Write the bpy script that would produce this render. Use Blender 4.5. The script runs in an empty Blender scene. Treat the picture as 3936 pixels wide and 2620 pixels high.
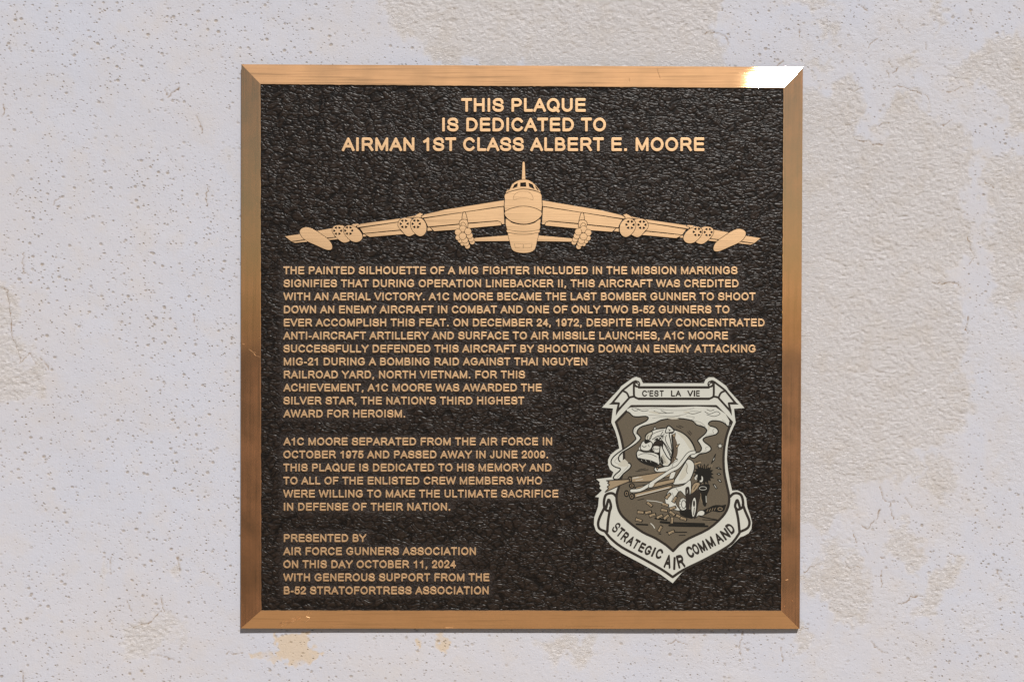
import bpy, math
import numpy as np
from mathutils import Vector, Matrix
from mathutils.geometry import delaunay_2d_cdt

S = bpy.context.scene
COL = S.collection
rad = math.radians

# ------------------------------------------------------------------ camera, sky, sun, exposure
PLAQUE_H = 1.5            # height of the plaque's centre over the ground
RIM = 0.0060              # how far the plaque's outer rim stands off the wall
F_PX = 5467.0             # focal length in pixels of the 3936 px wide photograph
CX, CY = 1968.0, 1310.0

def rot3(a, b, c):
    Rx = np.array([[1,0,0],[0,np.cos(a),-np.sin(a)],[0,np.sin(a),np.cos(a)]])
    Ry = np.array([[np.cos(b),0,np.sin(b)],[0,1,0],[-np.sin(b),0,np.cos(b)]])
    Rz = np.array([[np.cos(c),-np.sin(c),0],[np.sin(c),np.cos(c),0],[0,0,1]])
    return Rz @ Ry @ Rx
R_CAM = rot3(0.01186594, -0.01061614, 0.00304969)      # pose of the photograph's camera against the plaque
T_CAM = np.array([0.01061008, 0.00744042, 1.54701605])
C_PL = -R_CAM.T @ T_CAM                                # camera centre in (u, -v, -w) of the plaque

def plane_pt(px, py, w):
    """point (u, v) in metres on the plane w metres in front of the plaque's rim, for a point of the survey photograph"""
    d = R_CAM.T @ np.array([(px-CX)/F_PX, (py-CY)/F_PX, 1.0])
    t = (-w - C_PL[2]) / d[2]
    q = C_PL + t*d
    return (q[0], -q[1])

cam_d = bpy.data.cameras.new('camera')
cam = bpy.data.objects.new('camera', cam_d); COL.objects.link(cam); S.camera = cam
cam_d.sensor_width = 36.0; cam_d.lens = F_PX/3936.0*36.0
cam_d.clip_start = 0.01; cam_d.clip_end = 500
def pl2w(u, v, w): return Vector((u, -(RIM + w), v + PLAQUE_H))
# camera axes: rows of R_CAM are x right, y down, z forward in (u,-v,-w); world = (u, -w, v)
def ax(r): return Vector((r[0], r[2], -r[1]))
xa, ya, za = ax(R_CAM[0]), ax(-R_CAM[1]), ax(-R_CAM[2])
loc = pl2w(C_PL[0], -C_PL[1], -C_PL[2])
M = Matrix((( xa.x, ya.x, za.x, loc.x), (xa.y, ya.y, za.y, loc.y), (xa.z, ya.z, za.z, loc.z), (0,0,0,1)))
cam.matrix_world = M

SUN = Vector((0.1980, -0.6765, 0.7094)).normalized()      # towards the sun
sd = bpy.data.lights.new('sun', 'SUN'); sd.energy = 5.0; sd.angle = rad(0.53); sd.color = (1.0, 0.965, 0.92)
so = bpy.data.objects.new('sun', sd); COL.objects.link(so)
so.rotation_euler = (-SUN).to_track_quat('-Z', 'Y').to_euler(); so.location = (0.6, -2, 4)

wd = bpy.data.worlds.new('World'); S.world = wd; wd.use_nodes = True
wn = wd.node_tree; wn.nodes.clear()
sky = wn.nodes.new('ShaderNodeTexSky'); sky.sky_type = 'NISHITA'; sky.sun_disc = False
sky.sun_elevation = math.asin(SUN.z); sky.sun_rotation = math.atan2(SUN.x, SUN.y)
sky.air_density = 1.0; sky.dust_density = 1.0; sky.ozone_density = 1.0; sky.altitude = 50
bg = wn.nodes.new('ShaderNodeBackground'); bg.inputs['Strength'].default_value = 0.05
wo = wn.nodes.new('ShaderNodeOutputWorld')
wn.links.new(sky.outputs[0], bg.inputs['Color']); wn.links.new(bg.outputs[0], wo.inputs['Surface'])
S.view_settings.view_transform = 'Standard'; S.view_settings.look = 'None'
S.view_settings.exposure = 0.0; S.view_settings.gamma = 1.0

# ------------------------------------------------------------------ materials
def new_mat(name):
    m = bpy.data.materials.new(name); m.use_nodes = True
    nt = m.node_tree; b = nt.nodes['Principled BSDF']
    return m, nt, b
def N(nt, t, **kw):
    n = nt.nodes.new(t)
    for k, v in kw.items():
        if k.startswith('i_'): n.inputs[k[2:].replace('_', ' ')].default_value = v
        else: setattr(n, k, v)
    return n
def math_n(nt, op, a, b=None, c=None, clamp=False):
    n = nt.nodes.new('ShaderNodeMath'); n.operation = op; n.use_clamp = clamp
    for i, x in enumerate((a, b, c)):
        if x is None: continue
        if isinstance(x, (int, float)): n.inputs[i].default_value = x
        else: nt.links.new(x, n.inputs[i])
    return n.outputs[0]
def coords(nt, scale=(1,1,1), rot=(0,0,0)):
    tc = nt.nodes.new('ShaderNodeTexCoord'); mp = nt.nodes.new('ShaderNodeMapping')
    mp.inputs['Scale'].default_value = scale; mp.inputs['Rotation'].default_value = rot
    nt.links.new(tc.outputs['Object'], mp.inputs['Vector'])
    return mp.outputs[0]
def mixc(nt, f, a, b):
    n = nt.nodes.new('ShaderNodeMix'); n.data_type = 'RGBA'
    for s, x in ((n.inputs[0], f), (n.inputs[6], a), (n.inputs[7], b)):
        if isinstance(x, tuple): s.default_value = (*x, 1) if len(x) == 3 else x
        elif isinstance(x, (int, float)): s.default_value = x
        else: nt.links.new(x, s)
    return n.outputs[2]
def noise(nt, vec, scale, detail=3, rough=0.5, dist=0.0):
    n = N(nt, 'ShaderNodeTexNoise'); n.inputs['Scale'].default_value = scale
    n.inputs['Detail'].default_value = detail; n.inputs['Roughness'].default_value = rough
    n.inputs['Distortion'].default_value = dist
    nt.links.new(vec, n.inputs['Vector']); return n.outputs['Fac']
def ramp(nt, f, a, b):
    n = nt.nodes.new('ShaderNodeMapRange'); n.interpolation_type = 'SMOOTHSTEP'
    nt.links.new(f, n.inputs[0]); n.inputs[1].default_value = a; n.inputs[2].default_value = b
    return n.outputs[0]
def bump(nt, h, dist, strength=1.0, normal=None):
    n = nt.nodes.new('ShaderNodeBump'); n.inputs['Strength'].default_value = strength
    n.inputs['Distance'].default_value = dist; nt.links.new(h, n.inputs['Height'])
    if normal is not None: nt.links.new(normal, n.inputs['Normal'])
    return n.outputs[0]

def bronze(name, along, base=(0.80, 0.50, 0.255), rough=0.42, grain=1.0, glint=0.0):
    """brushed cast bronze, the brushing running along x or z"""
    m, nt, b = new_mat(name)
    sc = (9, 0, 600) if along == 'x' else (600, 0, 9)
    v = coords(nt, sc)
    g = noise(nt, v, 1.0, 3, 0.6)
    v2 = coords(nt, (1, 1, 1)); blot = noise(nt, v2, 22, 3, 0.55)
    fine = noise(nt, v2, 900, 2, 0.6)
    c = mixc(nt, ramp(nt, blot, 0.3, 0.72), base, tuple(x*0.88 for x in base))
    c = mixc(nt, math_n(nt, 'MULTIPLY', ramp(nt, g, 0.48, 0.72), 0.6*grain, clamp=True), c, tuple(x*0.55 for x in base))
    nt.links.new(c, b.inputs['Base Color'])
    b.inputs['Metallic'].default_value = 1.0
    r = math_n(nt, 'ADD', math_n(nt, 'MULTIPLY', g, 0.16), rough-0.08)
    nt.links.new(r, b.inputs['Roughness'])
    h = math_n(nt, 'ADD', g, math_n(nt, 'MULTIPLY', fine, 0.3))
    hg = g
    nb = bump(nt, h, 0.00010*grain, 0.8); nt.links.new(nb, b.inputs['Normal'])
    if glint:      # the burnished share of the surface: a narrow lobe over the broad one
        gl = nt.nodes.new('ShaderNodeBsdfAnisotropic'); gl.distribution = 'BECKMANN'; gl.inputs['Roughness'].default_value = 0.072
        gl.inputs['Color'].default_value = (0.86, 0.55, 0.29, 1)
        nt.links.new(bump(nt, hg, 0.000022, 0.8), gl.inputs['Normal'])
        mx = nt.nodes.new('ShaderNodeMixShader'); nt.links.new(math_n(nt, 'MULTIPLY', math_n(nt, 'ADD', 0.45, math_n(nt, 'ADD', math_n(nt, 'MULTIPLY', blot, 0.7), math_n(nt, 'MULTIPLY', g, 0.4))), glint, clamp=True), mx.inputs[0])
        nt.links.new(b.outputs[0], mx.inputs[1]); nt.links.new(gl.outputs[0], mx.inputs[2])
        nt.links.new(mx.outputs[0], nt.nodes['Material Output'].inputs['Surface'])
    return m

MAT = {}
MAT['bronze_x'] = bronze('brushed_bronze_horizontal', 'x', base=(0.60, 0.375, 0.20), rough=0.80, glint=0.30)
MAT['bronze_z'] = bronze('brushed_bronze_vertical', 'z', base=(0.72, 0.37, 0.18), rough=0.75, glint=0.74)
MAT['bronze_face'] = bronze('brushed_bronze_raised_faces', 'x', base=(0.88, 0.575, 0.32), rough=0.50, grain=1.2)

def dark_paint():
    m, nt, b = new_mat('dark_brown_leather_paint')
    at = N(nt, 'ShaderNodeAttribute', attribute_name='grain')
    tc = nt.nodes.new('ShaderNodeTexCoord')
    w = N(nt, 'ShaderNodeTexNoise'); w.inputs['Scale'].default_value = 60; w.inputs['Detail'].default_value = 2
    nt.links.new(tc.outputs['Object'], w.inputs['Vector'])
    mx = N(nt, 'ShaderNodeVectorMath', operation='MULTIPLY_ADD')
    nt.links.new(w.outputs['Color'], mx.inputs[0]); mx.inputs[1].default_value = (0.012,)*3
    nt.links.new(tc.outputs['Object'], mx.inputs[2])
    def cells(sx, sz, rot, smooth):
        mp = nt.nodes.new('ShaderNodeMapping'); mp.inputs['Scale'].default_value = (sx, 1, sz); mp.inputs['Rotation'].default_value = (0, rot, 0)
        nt.links.new(mx.outputs[0], mp.inputs['Vector'])
        v = N(nt, 'ShaderNodeTexVoronoi', feature='DISTANCE_TO_EDGE'); v.inputs['Scale'].default_value = 1
        nt.links.new(mp.outputs[0], v.inputs['Vector'])
        return ramp(nt, v.outputs['Distance'], 0.0, smooth)
    c1 = cells(105, 190, 0.25, 0.24); c2 = cells(190, 350, -0.45, 0.30); c3 = cells(26, 52, 0.8, 0.06)
    fine = noise(nt, tc.outputs['Object'], 900, 2, 0.7)
    h = math_n(nt, 'ADD', math_n(nt, 'MULTIPLY', c1, 0.45), math_n(nt, 'MULTIPLY', c2, 0.38))
    h = math_n(nt, 'ADD', h, math_n(nt, 'MULTIPLY', c3, 0.22))
    h = math_n(nt, 'MULTIPLY', h, math_n(nt, 'SUBTRACT', 1.0, math_n(nt, 'MULTIPLY', at.outputs['Fac'], 0.65)))
    h = math_n(nt, 'ADD', h, math_n(nt, 'MULTIPLY', fine, math_n(nt, 'ADD', 0.16, math_n(nt, 'MULTIPLY', at.outputs['Fac'], 0.9))))
    nt.links.new(bump(nt, h, 0.0008, 0.75), b.inputs['Normal'])
    cr = mixc(nt, ramp(nt, h, 0.2, 1.1), (0.005, 0.0035, 0.0025), (0.023, 0.0150, 0.0105))
    cr = mixc(nt, math_n(nt, 'MULTIPLY', at.outputs['Fac'], math_n(nt, 'MULTIPLY', ramp(nt, fine, 0.4, 0.75), 0.9)), cr, (0.060, 0.050, 0.048))
    nt.links.new(cr, b.inputs['Base Color'])
    b.inputs['Roughness'].default_value = 0.37
    b.inputs['Specular IOR Level'].default_value = 0.22
    return m
MAT['dark'] = dark_paint()

def plain(name, col, rough=0.5, metal=0.0, vary=0.12, nscale=300, spec=0.5):
    m, nt, b = new_mat(name)
    v = coords(nt, (1, 1, 4)); n = noise(nt, v, nscale, 3, 0.6)
    c = mixc(nt, n, tuple(x*(1-vary) for x in col), tuple(min(1, x*(1+vary)) for x in col))
    nt.links.new(c, b.inputs['Base Color']); b.inputs['Roughness'].default_value = rough
    b.inputs['Metallic'].default_value = metal; b.inputs['Specular IOR Level'].default_value = spec
    nt.links.new(bump(nt, n, 0.00005, 0.6), b.inputs['Normal'])
    return m
MAT['side'] = plain('dark_paint_on_edges', (0.014, 0.010, 0.008), 0.4)
MAT['C'] = plain('emblem_cream_metal_print', (0.46, 0.455, 0.40), 0.5, 0, 0.06)
MAT['L'] = plain('emblem_pale_beige_print', (0.40, 0.38, 0.31), 0.5, 0, 0.06)
MAT['F'] = plain('emblem_brown_stippled_print', (0.088, 0.069, 0.044), 0.5, 0, 0.5, 500)
MAT['K'] = plain('emblem_black_print', (0.008, 0.007, 0.005), 0.6, spec=0.2)
MAT['B'] = plain('emblem_dark_brown_line_print', (0.020, 0.015, 0.011), 0.6, spec=0.2)
MAT['T'] = plain('emblem_tan_print', (0.25, 0.185, 0.11), 0.45, 0, 0.08)
MAT['D'] = plain('emblem_mid_brown_print', (0.085, 0.062, 0.04), 0.45, 0, 0.2)

# ------------------------------------------------------------------ flat shapes -> regions -> raised solids
def ccw(p):
    a = sum(p[i][0]*p[(i+1) % len(p)][1] - p[(i+1) % len(p)][0]*p[i][1] for i in range(len(p)))
    return p if a > 0 else p[::-1]
def arc(cx, cy, rx, ry, a0, a1, n=10):
    return [(cx+rx*math.cos(rad(a0+(a1-a0)*i/n)), cy+ry*math.sin(rad(a0+(a1-a0)*i/n))) for i in range(n+1)]
def smooth(p, n=4, closed=False):
    out = []; L = len(p); m = L if closed else L-1
    for i in range(m):
        g = (lambda k: p[k % L]) if closed else (lambda k: p[max(0, min(L-1, k))])
        a, b, c, d = g(i-1), g(i), g(i+1), g(i+2)
        for k in range(n):
            t = k/n
            out.append(tuple(0.5*((2*b[j]) + (-a[j]+c[j])*t + (2*a[j]-5*b[j]+4*c[j]-d[j])*t*t + (-a[j]+3*b[j]-3*c[j]+d[j])*t**3) for j in (0, 1)))
    if not closed: out.append(p[-1])
    return out
def stroke(p, w, closed=False, cap='round', disc=8):
    """polygons that together cover a stroke of width w along p"""
    polys = []; h = w/2; pts = list(p) + ([p[0]] if closed else [])
    for i in range(len(pts)-1):
        (x0, y0), (x1, y1) = pts[i], pts[i+1]
        L = math.hypot(x1-x0, y1-y0)
        if L < 1e-6: continue
        dx, dy = (x1-x0)/L, (y1-y0)/L; nx, ny = -dy*h, dx*h
        a = b = 0
        if not closed and cap == 'square':
            e = h
            if i == 0: a = 1
            if i == len(pts)-2: b = 1
        q = []
        if a: q += [(x0-nx*0.62-dx*h, y0-ny*0.62-dy*h), (x0-nx-dx*h*0.62, y0-ny-dy*h*0.62)]
        else: q += [(x0-nx, y0-ny)]
        if b: q += [(x1-nx+dx*h*0.62, y1-ny+dy*h*0.62), (x1-nx*0.62+dx*h, y1-ny*0.62+dy*h), (x1+nx*0.62+dx*h, y1+ny*0.62+dy*h), (x1+nx+dx*h*0.62, y1+ny+dy*h*0.62)]
        else: q += [(x1-nx, y1-ny), (x1+nx, y1+ny)]
        if a: q += [(x0+nx-dx*h*0.62, y0+ny-dy*h*0.62), (x0+nx*0.62-dx*h, y0+ny*0.62-dy*h)]
        else: q += [(x0+nx, y0+ny)]
        polys.append(ccw(q))
    rng = range(len(pts)) if (cap == 'round' or closed) else range(1, len(pts)-1)
    for i in rng:
        x, y = pts[i]
        polys.append([(x+h*math.cos(2*math.pi*(k+.31)/disc), y+h*math.sin(2*math.pi*(k+.31)/disc)) for k in range(disc)])
    return polys
def regions(layers, eps=1e-4):
    """layers: list of (key, polygons), painted in order.  Returns verts and {key: triangles}; no two overlap."""
    V = []; Ed = []; P = []
    for k, polys in layers:
        for p in polys:
            n0 = len(V); V += [Vector(q) for q in p]; n1 = len(p)
            Ed += [(n0+i, n0+(i+1) % n1) for i in range(n1)]; P.append((k, np.array(p)))
    vo, eo, fo, _, _, _ = delaunay_2d_cdt(V, Ed, [], 0, eps, False)
    T = np.array([f for f in fo if len(f) == 3]); X = np.array([(v.x, v.y) for v in vo])
    A = X[T]; area = (A[:,1,0]-A[:,0,0])*(A[:,2,1]-A[:,0,1]) - (A[:,2,0]-A[:,0,0])*(A[:,1,1]-A[:,0,1])
    T[area < 0] = T[area < 0][:, ::-1]; C = A.mean(1)
    own = np.full(len(T), -1); srt = np.argsort(C[:, 0]); cx = C[srt, 0]; cy = C[srt, 1]
    for n, (k, p) in enumerate(P):
        i0, i1 = np.searchsorted(cx, (p[:, 0].min(), p[:, 0].max()))
        if i0 == i1: continue
        x = cx[i0:i1]; y = cy[i0:i1]; near = (y > p[:, 1].min()) & (y < p[:, 1].max())
        if not near.any(): continue
        x = x[near]; y = y[near]; q = np.roll(p, -1, 0); ins = np.zeros(len(x), bool)
        for (ax_, ay), (bx, by) in zip(p, q):
            if ay == by: continue
            ins ^= ((ay > y) != (by > y)) & (x < (bx-ax_)*(y-ay)/(by-ay)+ax_)
        own[srt[i0:i1][near][ins]] = n
    out = {}
    for t, o, ar in zip(T.tolist(), own.tolist(), np.abs(area).tolist()):
        if o >= 0 and ar > 1e-9: out.setdefault(P[o][0], []).append(tuple(t))
    return vo, out

class MB:
    """collects geometry in plaque coordinates (u, v, w) and links it as one mesh object"""
    def __init__(self): self.v = []; self.f = []; self.m = []; self.mats = []
    def mi(self, mat):
        if mat not in self.mats: self.mats.append(mat)
        return self.mats.index(mat)
    def add(self, verts, faces, mat):
        s = len(self.v); k = self.mi(mat)
        self.v += verts; self.f += [tuple(s+i for i in f) for f in faces]; self.m += [k]*len(faces)
    def build(self, name, parent=None, origin=None, shade=False):
        me = bpy.data.meshes.new(name)
        W = [pl2w(*p) for p in self.v]
        if origin is None:
            origin = sum(W, Vector())/len(W) if W else Vector()
        me.from_pydata([tuple(p-origin) for p in W], [], self.f)
        for mt in self.mats: me.materials.append(MAT[mt] if isinstance(mt, str) else mt)
        me.polygons.foreach_set('material_index', self.m); me.update()
        o = bpy.data.objects.new(name, me); COL.objects.link(o)
        if parent is not None:
            o.parent = parent
            pw = parent.location.copy(); q = parent.parent
            while q is not None: pw += q.location; q = q.parent
            o.location = origin - pw
        else: o.location = origin
        return o

def raise_region(mb, verts, tris, to_uv, rings, top_mat):
    """tris at rings[0] height; each ring = (w, outward offset in verts' units, material of the wall above it)"""
    used = {}; cnt = {}
    for t in tris:
        for i in range(3):
            e = (t[i], t[(i+1) % 3]); cnt[e] = cnt.get(e, 0)+1
        for i in t: used.setdefault(i, len(used))
    bnd = [e for e in cnt if (e[1], e[0]) not in cnt]
    nrm = {}
    for a, b in bnd:
        d = verts[b]-verts[a]; L = d.length or 1
        n = Vector((d.y/L, -d.x/L))
        for i in (a, b): nrm.setdefault(i, []).append(n)
    off = {}
    for i, ns in nrm.items():
        s = sum(ns, Vector((0, 0))); L2 = s.length
        if L2 < 1e-6: off[i] = Vector((0, 0)); continue
        s = s/L2; c = max(0.45, s.dot(ns[0])); off[i] = s/c
    order = sorted(used, key=used.get)
    w0 = rings[0][0]
    mb.add([(*to_uv(verts[i].x, verts[i].y, w0), w0) for i in order], [tuple(used[i] for i in t) for t in tris], top_mat)
    prev = None; bi = {i: k for k, i in enumerate(off)}; ks = list(off)
    for r, (w, o, mt) in enumerate(rings):
        ring = [(*to_uv(verts[i].x+off[i].x*o, verts[i].y+off[i].y*o, w), w) for i in ks]
        if prev is not None:
            s = len(ks)
            mb.add(prev+ring, [(bi[a], bi[a]+s, bi[b]+s, bi[b]) for a, b in bnd], mt)
        prev = ring

# ------------------------------------------------------------------ stroke capitals (own drawing, grotesque proportions)
SP = lambda *p: smooth(list(p), 4)
G = {
 'A': (667, [[(46,46),(333,668),(620,46)], [(150,250),(516,250)]]),
 'B': (667, [[(121,46),(121,670),(350,670)]+arc(355,519,170,151,90,-90)+[(121,368)], [(350,368)]+arc(385,207,190,161,90,-90)+[(121,46)]]),
 'C': (722, [arc(372,358,283,318,36,322,18)]),
 'D': (722, [[(124,46),(124,670),(330,670)]+arc(330,358,300,312,90,-90,14)+[(124,46)]]),
 'E': (667, [[(568,670),(125,670),(125,46),(576,46)], [(125,376),(542,376)]]),
 'F': (611, [[(538,670),(125,670),(125,46)], [(125,362),(484,362)]]),
 'G': (778, [arc(392,358,298,318,40,318,16)+[(662,190),(662,322),(455,322)]]),
 'H': (722, [[(126,46),(126,670)], [(596,46),(596,670)], [(126,376),(596,376)]]),
 'I': (278, [[(139,46),(139,670)]]),
 'J': (500, [[(378,670),(378,215)]+arc(228,205,150,160,0,-172,8)]),
 'K': (667, [[(120,46),(120,670)], [(552,670),(120,250)], [(275,402),(590,46)]]),
 'L': (556, [[(120,670),(120,46),(480,46)]]),
 'M': (833, [[(120,46),(120,670),(416,70),(713,670),(713,46)]]),
 'N': (722, [[(122,46),(122,670),(600,46),(600,670)]]),
 'O': (778, [arc(389,358,296,318,0,360,24)]),
 'P': (667, [[(124,46),(124,670),(370,670)]+arc(385,502,190,168,90,-90)+[(124,334)]]),
 'Q': (778, [arc(389,358,296,318,0,360,24), [(470,190),(680,8)]]),
 'R': (722, [[(126,46),(126,670),(420,670)]+arc(430,508,182,162,90,-90)+[(126,346)], [(390,346),(470,300),(640,46)]]),
 'S': (667, [SP((568,500),(540,600),(450,660),(330,672),(200,648),(118,570),(112,490),(165,415),(330,365),(500,315),(578,245),(572,140),(490,65),(345,44),(200,68),(110,140),(84,225))]),
 'T': (611, [[(68,670),(543,670)], [(305,670),(305,46)]]),
 'U': (722, [[(124,670),(124,270)]+arc(361,262,237,218,180,360,12)+[(598,670)]]),
 'V': (667, [[(46,670),(333,50),(621,670)]]),
 'W': (944, [[(52,670),(245,56),(472,655),(699,56),(892,670)]]),
 'X': (667, [[(60,46),(605,670)], [(60,670),(605,46)]]),
 'Y': (667, [[(48,670),(333,330),(618,670)], [(333,330),(333,46)]]),
 'Z': (611, [[(70,670),(530,670),(70,46),(545,46)]]),
 '0': (556, [arc(278,358,192,318,0,360,20)]),
 '1': (556, [[(335,46),(335,665),(250,580),(140,515)]]),
 '2': (556, [SP((88,478),(105,590),(190,660),(285,670),(400,645),(465,560),(455,455),(360,325),(210,200),(110,110),(85,46))+[(480,46)]]),
 '4': (556, [[(385,46),(385,660),(70,215),(500,215)]]),
 '5': (556, [[(455,662),(165,662)], [(165,662)]+SP((112,345),(190,408),(300,425),(420,380),(478,245),(430,110),(300,46),(165,70),(85,175))]),
 '7': (556, [[(75,660),(480,660)]+SP((480,655),(360,470),(270,260),(230,46))]),
 '9': (556, [arc(272,452,188,214,0,360,18), SP((460,452),(452,250),(385,95),(260,46),(150,75),(95,155))]),
 '-': (333, [[(90,255),(245,255)]]),
 ',': (278, [[(139,46),(139,20),(105,-70)]]),
 '.': (278, [[(130,46),(148,46)]]),
 "'": (191, [[(95,670),(95,500)]]),
 '’': (200, [[(105,670),(105,640),(70,540)]]),
}
_gc = {}
def glyph(ch, w):
    """union of a letter's strokes: (verts, tris, xmin, xmax) in font units"""
    k = (ch, w)
    if k not in _gc:
        polys = []
        for p in G[ch][1]: polys += stroke(p, w, cap='square')
        vo, r = regions([('g', polys)], 0.3)
        vo = [Vector((v.x, v.y)) for v in vo]
        _gc[k] = (vo, r['g'], min(v.x for v in vo), max(v.x for v in vo))
    return _gc[k]

FIELD = 0.0066            # the leather field, above the rim plane
RIDGE = 0.0080            # inner ridge of the sloping golden border
TOP = FIELD + 0.00125     # polished face of letters and aircraft

# ------------------------------------------------------------------ the plaque
def tag(o, label=None, cat=None, group=None, kind=None):
    if label: o['label'] = label
    if cat: o['category'] = cat
    if group: o['group'] = group
    if kind: o['kind'] = kind
    return o
plaque = bpy.data.objects.new('memorial_plaque', None); COL.objects.link(plaque)
plaque.location = (0, 0, PLAQUE_H - 0.306); plaque.empty_display_size = 0.05
tag(plaque, 'square dark brown bronze plaque with a sloping golden border and raised capital letters', 'plaque')

OUT = [(927.5,247.5),(3086.5,258),(3074,2415.5),(925,2414)]       # TL TR BR BL outer corners
INN = [(1001,323.5),(3011.5,339.7),(3002.6,2345.2),(1004.3,2344.3)]
out_uv = [plane_pt(*p, 0.0) for p in OUT]; inn_uv = [plane_pt(*p, RIDGE) for p in INN]
rs = np.random.RandomState(7)
def lerp(a, b, t): return (a[0]+(b[0]-a[0])*t, a[1]+(b[1]-a[1])*t)
rail_objs = []
for k in range(4):
    o0, o1, i0, i1 = out_uv[k], out_uv[(k+1) % 4], inn_uv[k], inn_uv[(k+1) % 4]
    mb = MB(); n = 260; cs = [-0.0, 0.02, 0.5, 0.985, 1.0]
    d = np.array(i1)-np.array(i0); d /= np.linalg.norm(d); inw = np.array((d[1], -d[0]))   # towards the field
    jit = rs.randn(n+1)*0.00016; jit = np.convolve(jit, [.2,.6,.2], 'same') + np.where(rs.rand(n+1) > .95, rs.rand(n+1)*0.0005, 0)
    jit[0] = jit[-1] = 0
    rows = []
    for i in range(n+1):
        t = i/n; po = lerp(o0, o1, t); p0_ = lerp(i0, i1, t); pi = p0_
        pi = (pi[0]+inw[0]*jit[i], pi[1]+inw[1]*jit[i])
        row = [(*po, -RIM-0.001), (*po, -0.0004)]
        for c, w in ((0.006, 0.0), (0.25, RIDGE*0.25), (0.5, RIDGE*0.5), (0.75, RIDGE*0.75), (0.965, RIDGE*0.965)):
            q = lerp(po, p0_, c); row.append((*q, w))
        row.append((*pi, RIDGE-0.00022))
        row.append((pi[0]+inw[0]*0.0006, pi[1]+inw[1]*0.0006, FIELD-0.0004))
        rows.append(row)
    nr = len(rows[0]); V = [p for r in rows for p in r]
    fs = {'m': [], 's': []}
    for i in range(n):
        for j in range(nr-1):
            q = (i*nr+j, (i+1)*nr+j, (i+1)*nr+j+1, i*nr+j+1)
            fs['s' if j in (0, nr-2) else 'm'].append(q)
    mb.v = V; mb.mi('bronze_x' if k in (0, 2) else 'bronze_z'); mb.mi('side')
    mb.f = fs['m']+fs['s']; mb.m = [0]*len(fs['m'])+[1]*len(fs['s'])
    ro = mb.build('border_rail', plaque); rail_objs.append(ro)
    ro['label'] = ['top rail of the sloping golden border with a white sun glint at its right end', 'right rail of the sloping golden border',
                   'bottom rail of the sloping golden border with scuff marks at its left end', 'left rail of the sloping golden border'][k]

# field: one gently uneven sheet with a finer sandy grain round the blocks of writing
def soft_rect(U, V, x0, y0, x1, y1, s=0.0035):
    (u0, v1), (u1, v0) = plane_pt(x0, y0, FIELD), plane_pt(x1, y1, FIELD)
    d = np.maximum(np.maximum(u0-U, U-u1), np.maximum(v0-V, V-v1))
    return np.clip(0.5-d/(2*s), 0, 1)
def lattice(X, Y, scale, seed):
    r = np.random.RandomState(seed).rand(256, 256)
    x = X*scale; y = Y*scale; xi = np.floor(x).astype(int); yi = np.floor(y).astype(int)
    fx = x-xi; fy = y-yi; fx = fx*fx*(3-2*fx); fy = fy*fy*(3-2*fy)
    g = lambda a, b: r[a % 256, b % 256]
    return (g(xi,yi)*(1-fx)+g(xi+1,yi)*fx)*(1-fy)+(g(xi,yi+1)*(1-fx)+g(xi+1,yi+1)*fx)*fy
def grid_mesh(name, us, vs, Wf, mat, attrs, parent=None, kind=None):
    nu, nv = len(us), len(vs); U, Vv = np.meshgrid(us, vs)
    co = np.empty((nv*nu, 3)); co[:, 0] = U.ravel(); co[:, 1] = -(RIM+Wf.ravel()); co[:, 2] = Vv.ravel()+PLAQUE_H
    idx = np.arange(nv*nu).reshape(nv, nu)
    q = np.stack([idx[:-1,:-1], idx[:-1,1:], idx[1:,1:], idx[1:,:-1]], -1).reshape(-1, 4)
    me = bpy.data.meshes.new(name)
    org = np.array([0, 0, PLAQUE_H]) if parent is None else np.array(parent.location)
    me.vertices.add(len(co)); me.vertices.foreach_set('co', (co-org).ravel())
    me.loops.add(q.size); me.loops.foreach_set('vertex_index', q.ravel())
    me.polygons.add(len(q)); me.polygons.foreach_set('loop_start', np.arange(0, q.size, 4))
    me.polygons.foreach_set('use_smooth', np.ones(len(q), bool))
    me.update(calc_edges=True); me.validate()
    for an, A in attrs.items():
        a = me.attributes.new(an, 'FLOAT', 'POINT'); a.data.foreach_set('value', A.ravel().astype(np.float32))
    me.materials.append(mat)
    o = bpy.data.objects.new(name, me); COL.objects.link(o)
    if parent is not None: o.parent = parent
    else: o.location = org
    return o
fu = np.arange(inn_uv[0][0]-0.002, inn_uv[1][0]+0.003, 0.0016); fv = np.arange(inn_uv[3][1]-0.002, inn_uv[0][1]+0.004, 0.0016)
fu = fu[(fu < max(inn_uv[1][0], inn_uv[2][0])+0.002)]; fv = fv[fv < max(inn_uv[0][1], inn_uv[1][1])+0.002]
U, V = np.meshgrid(fu, fv)
gr = np.zeros_like(U)
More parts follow.
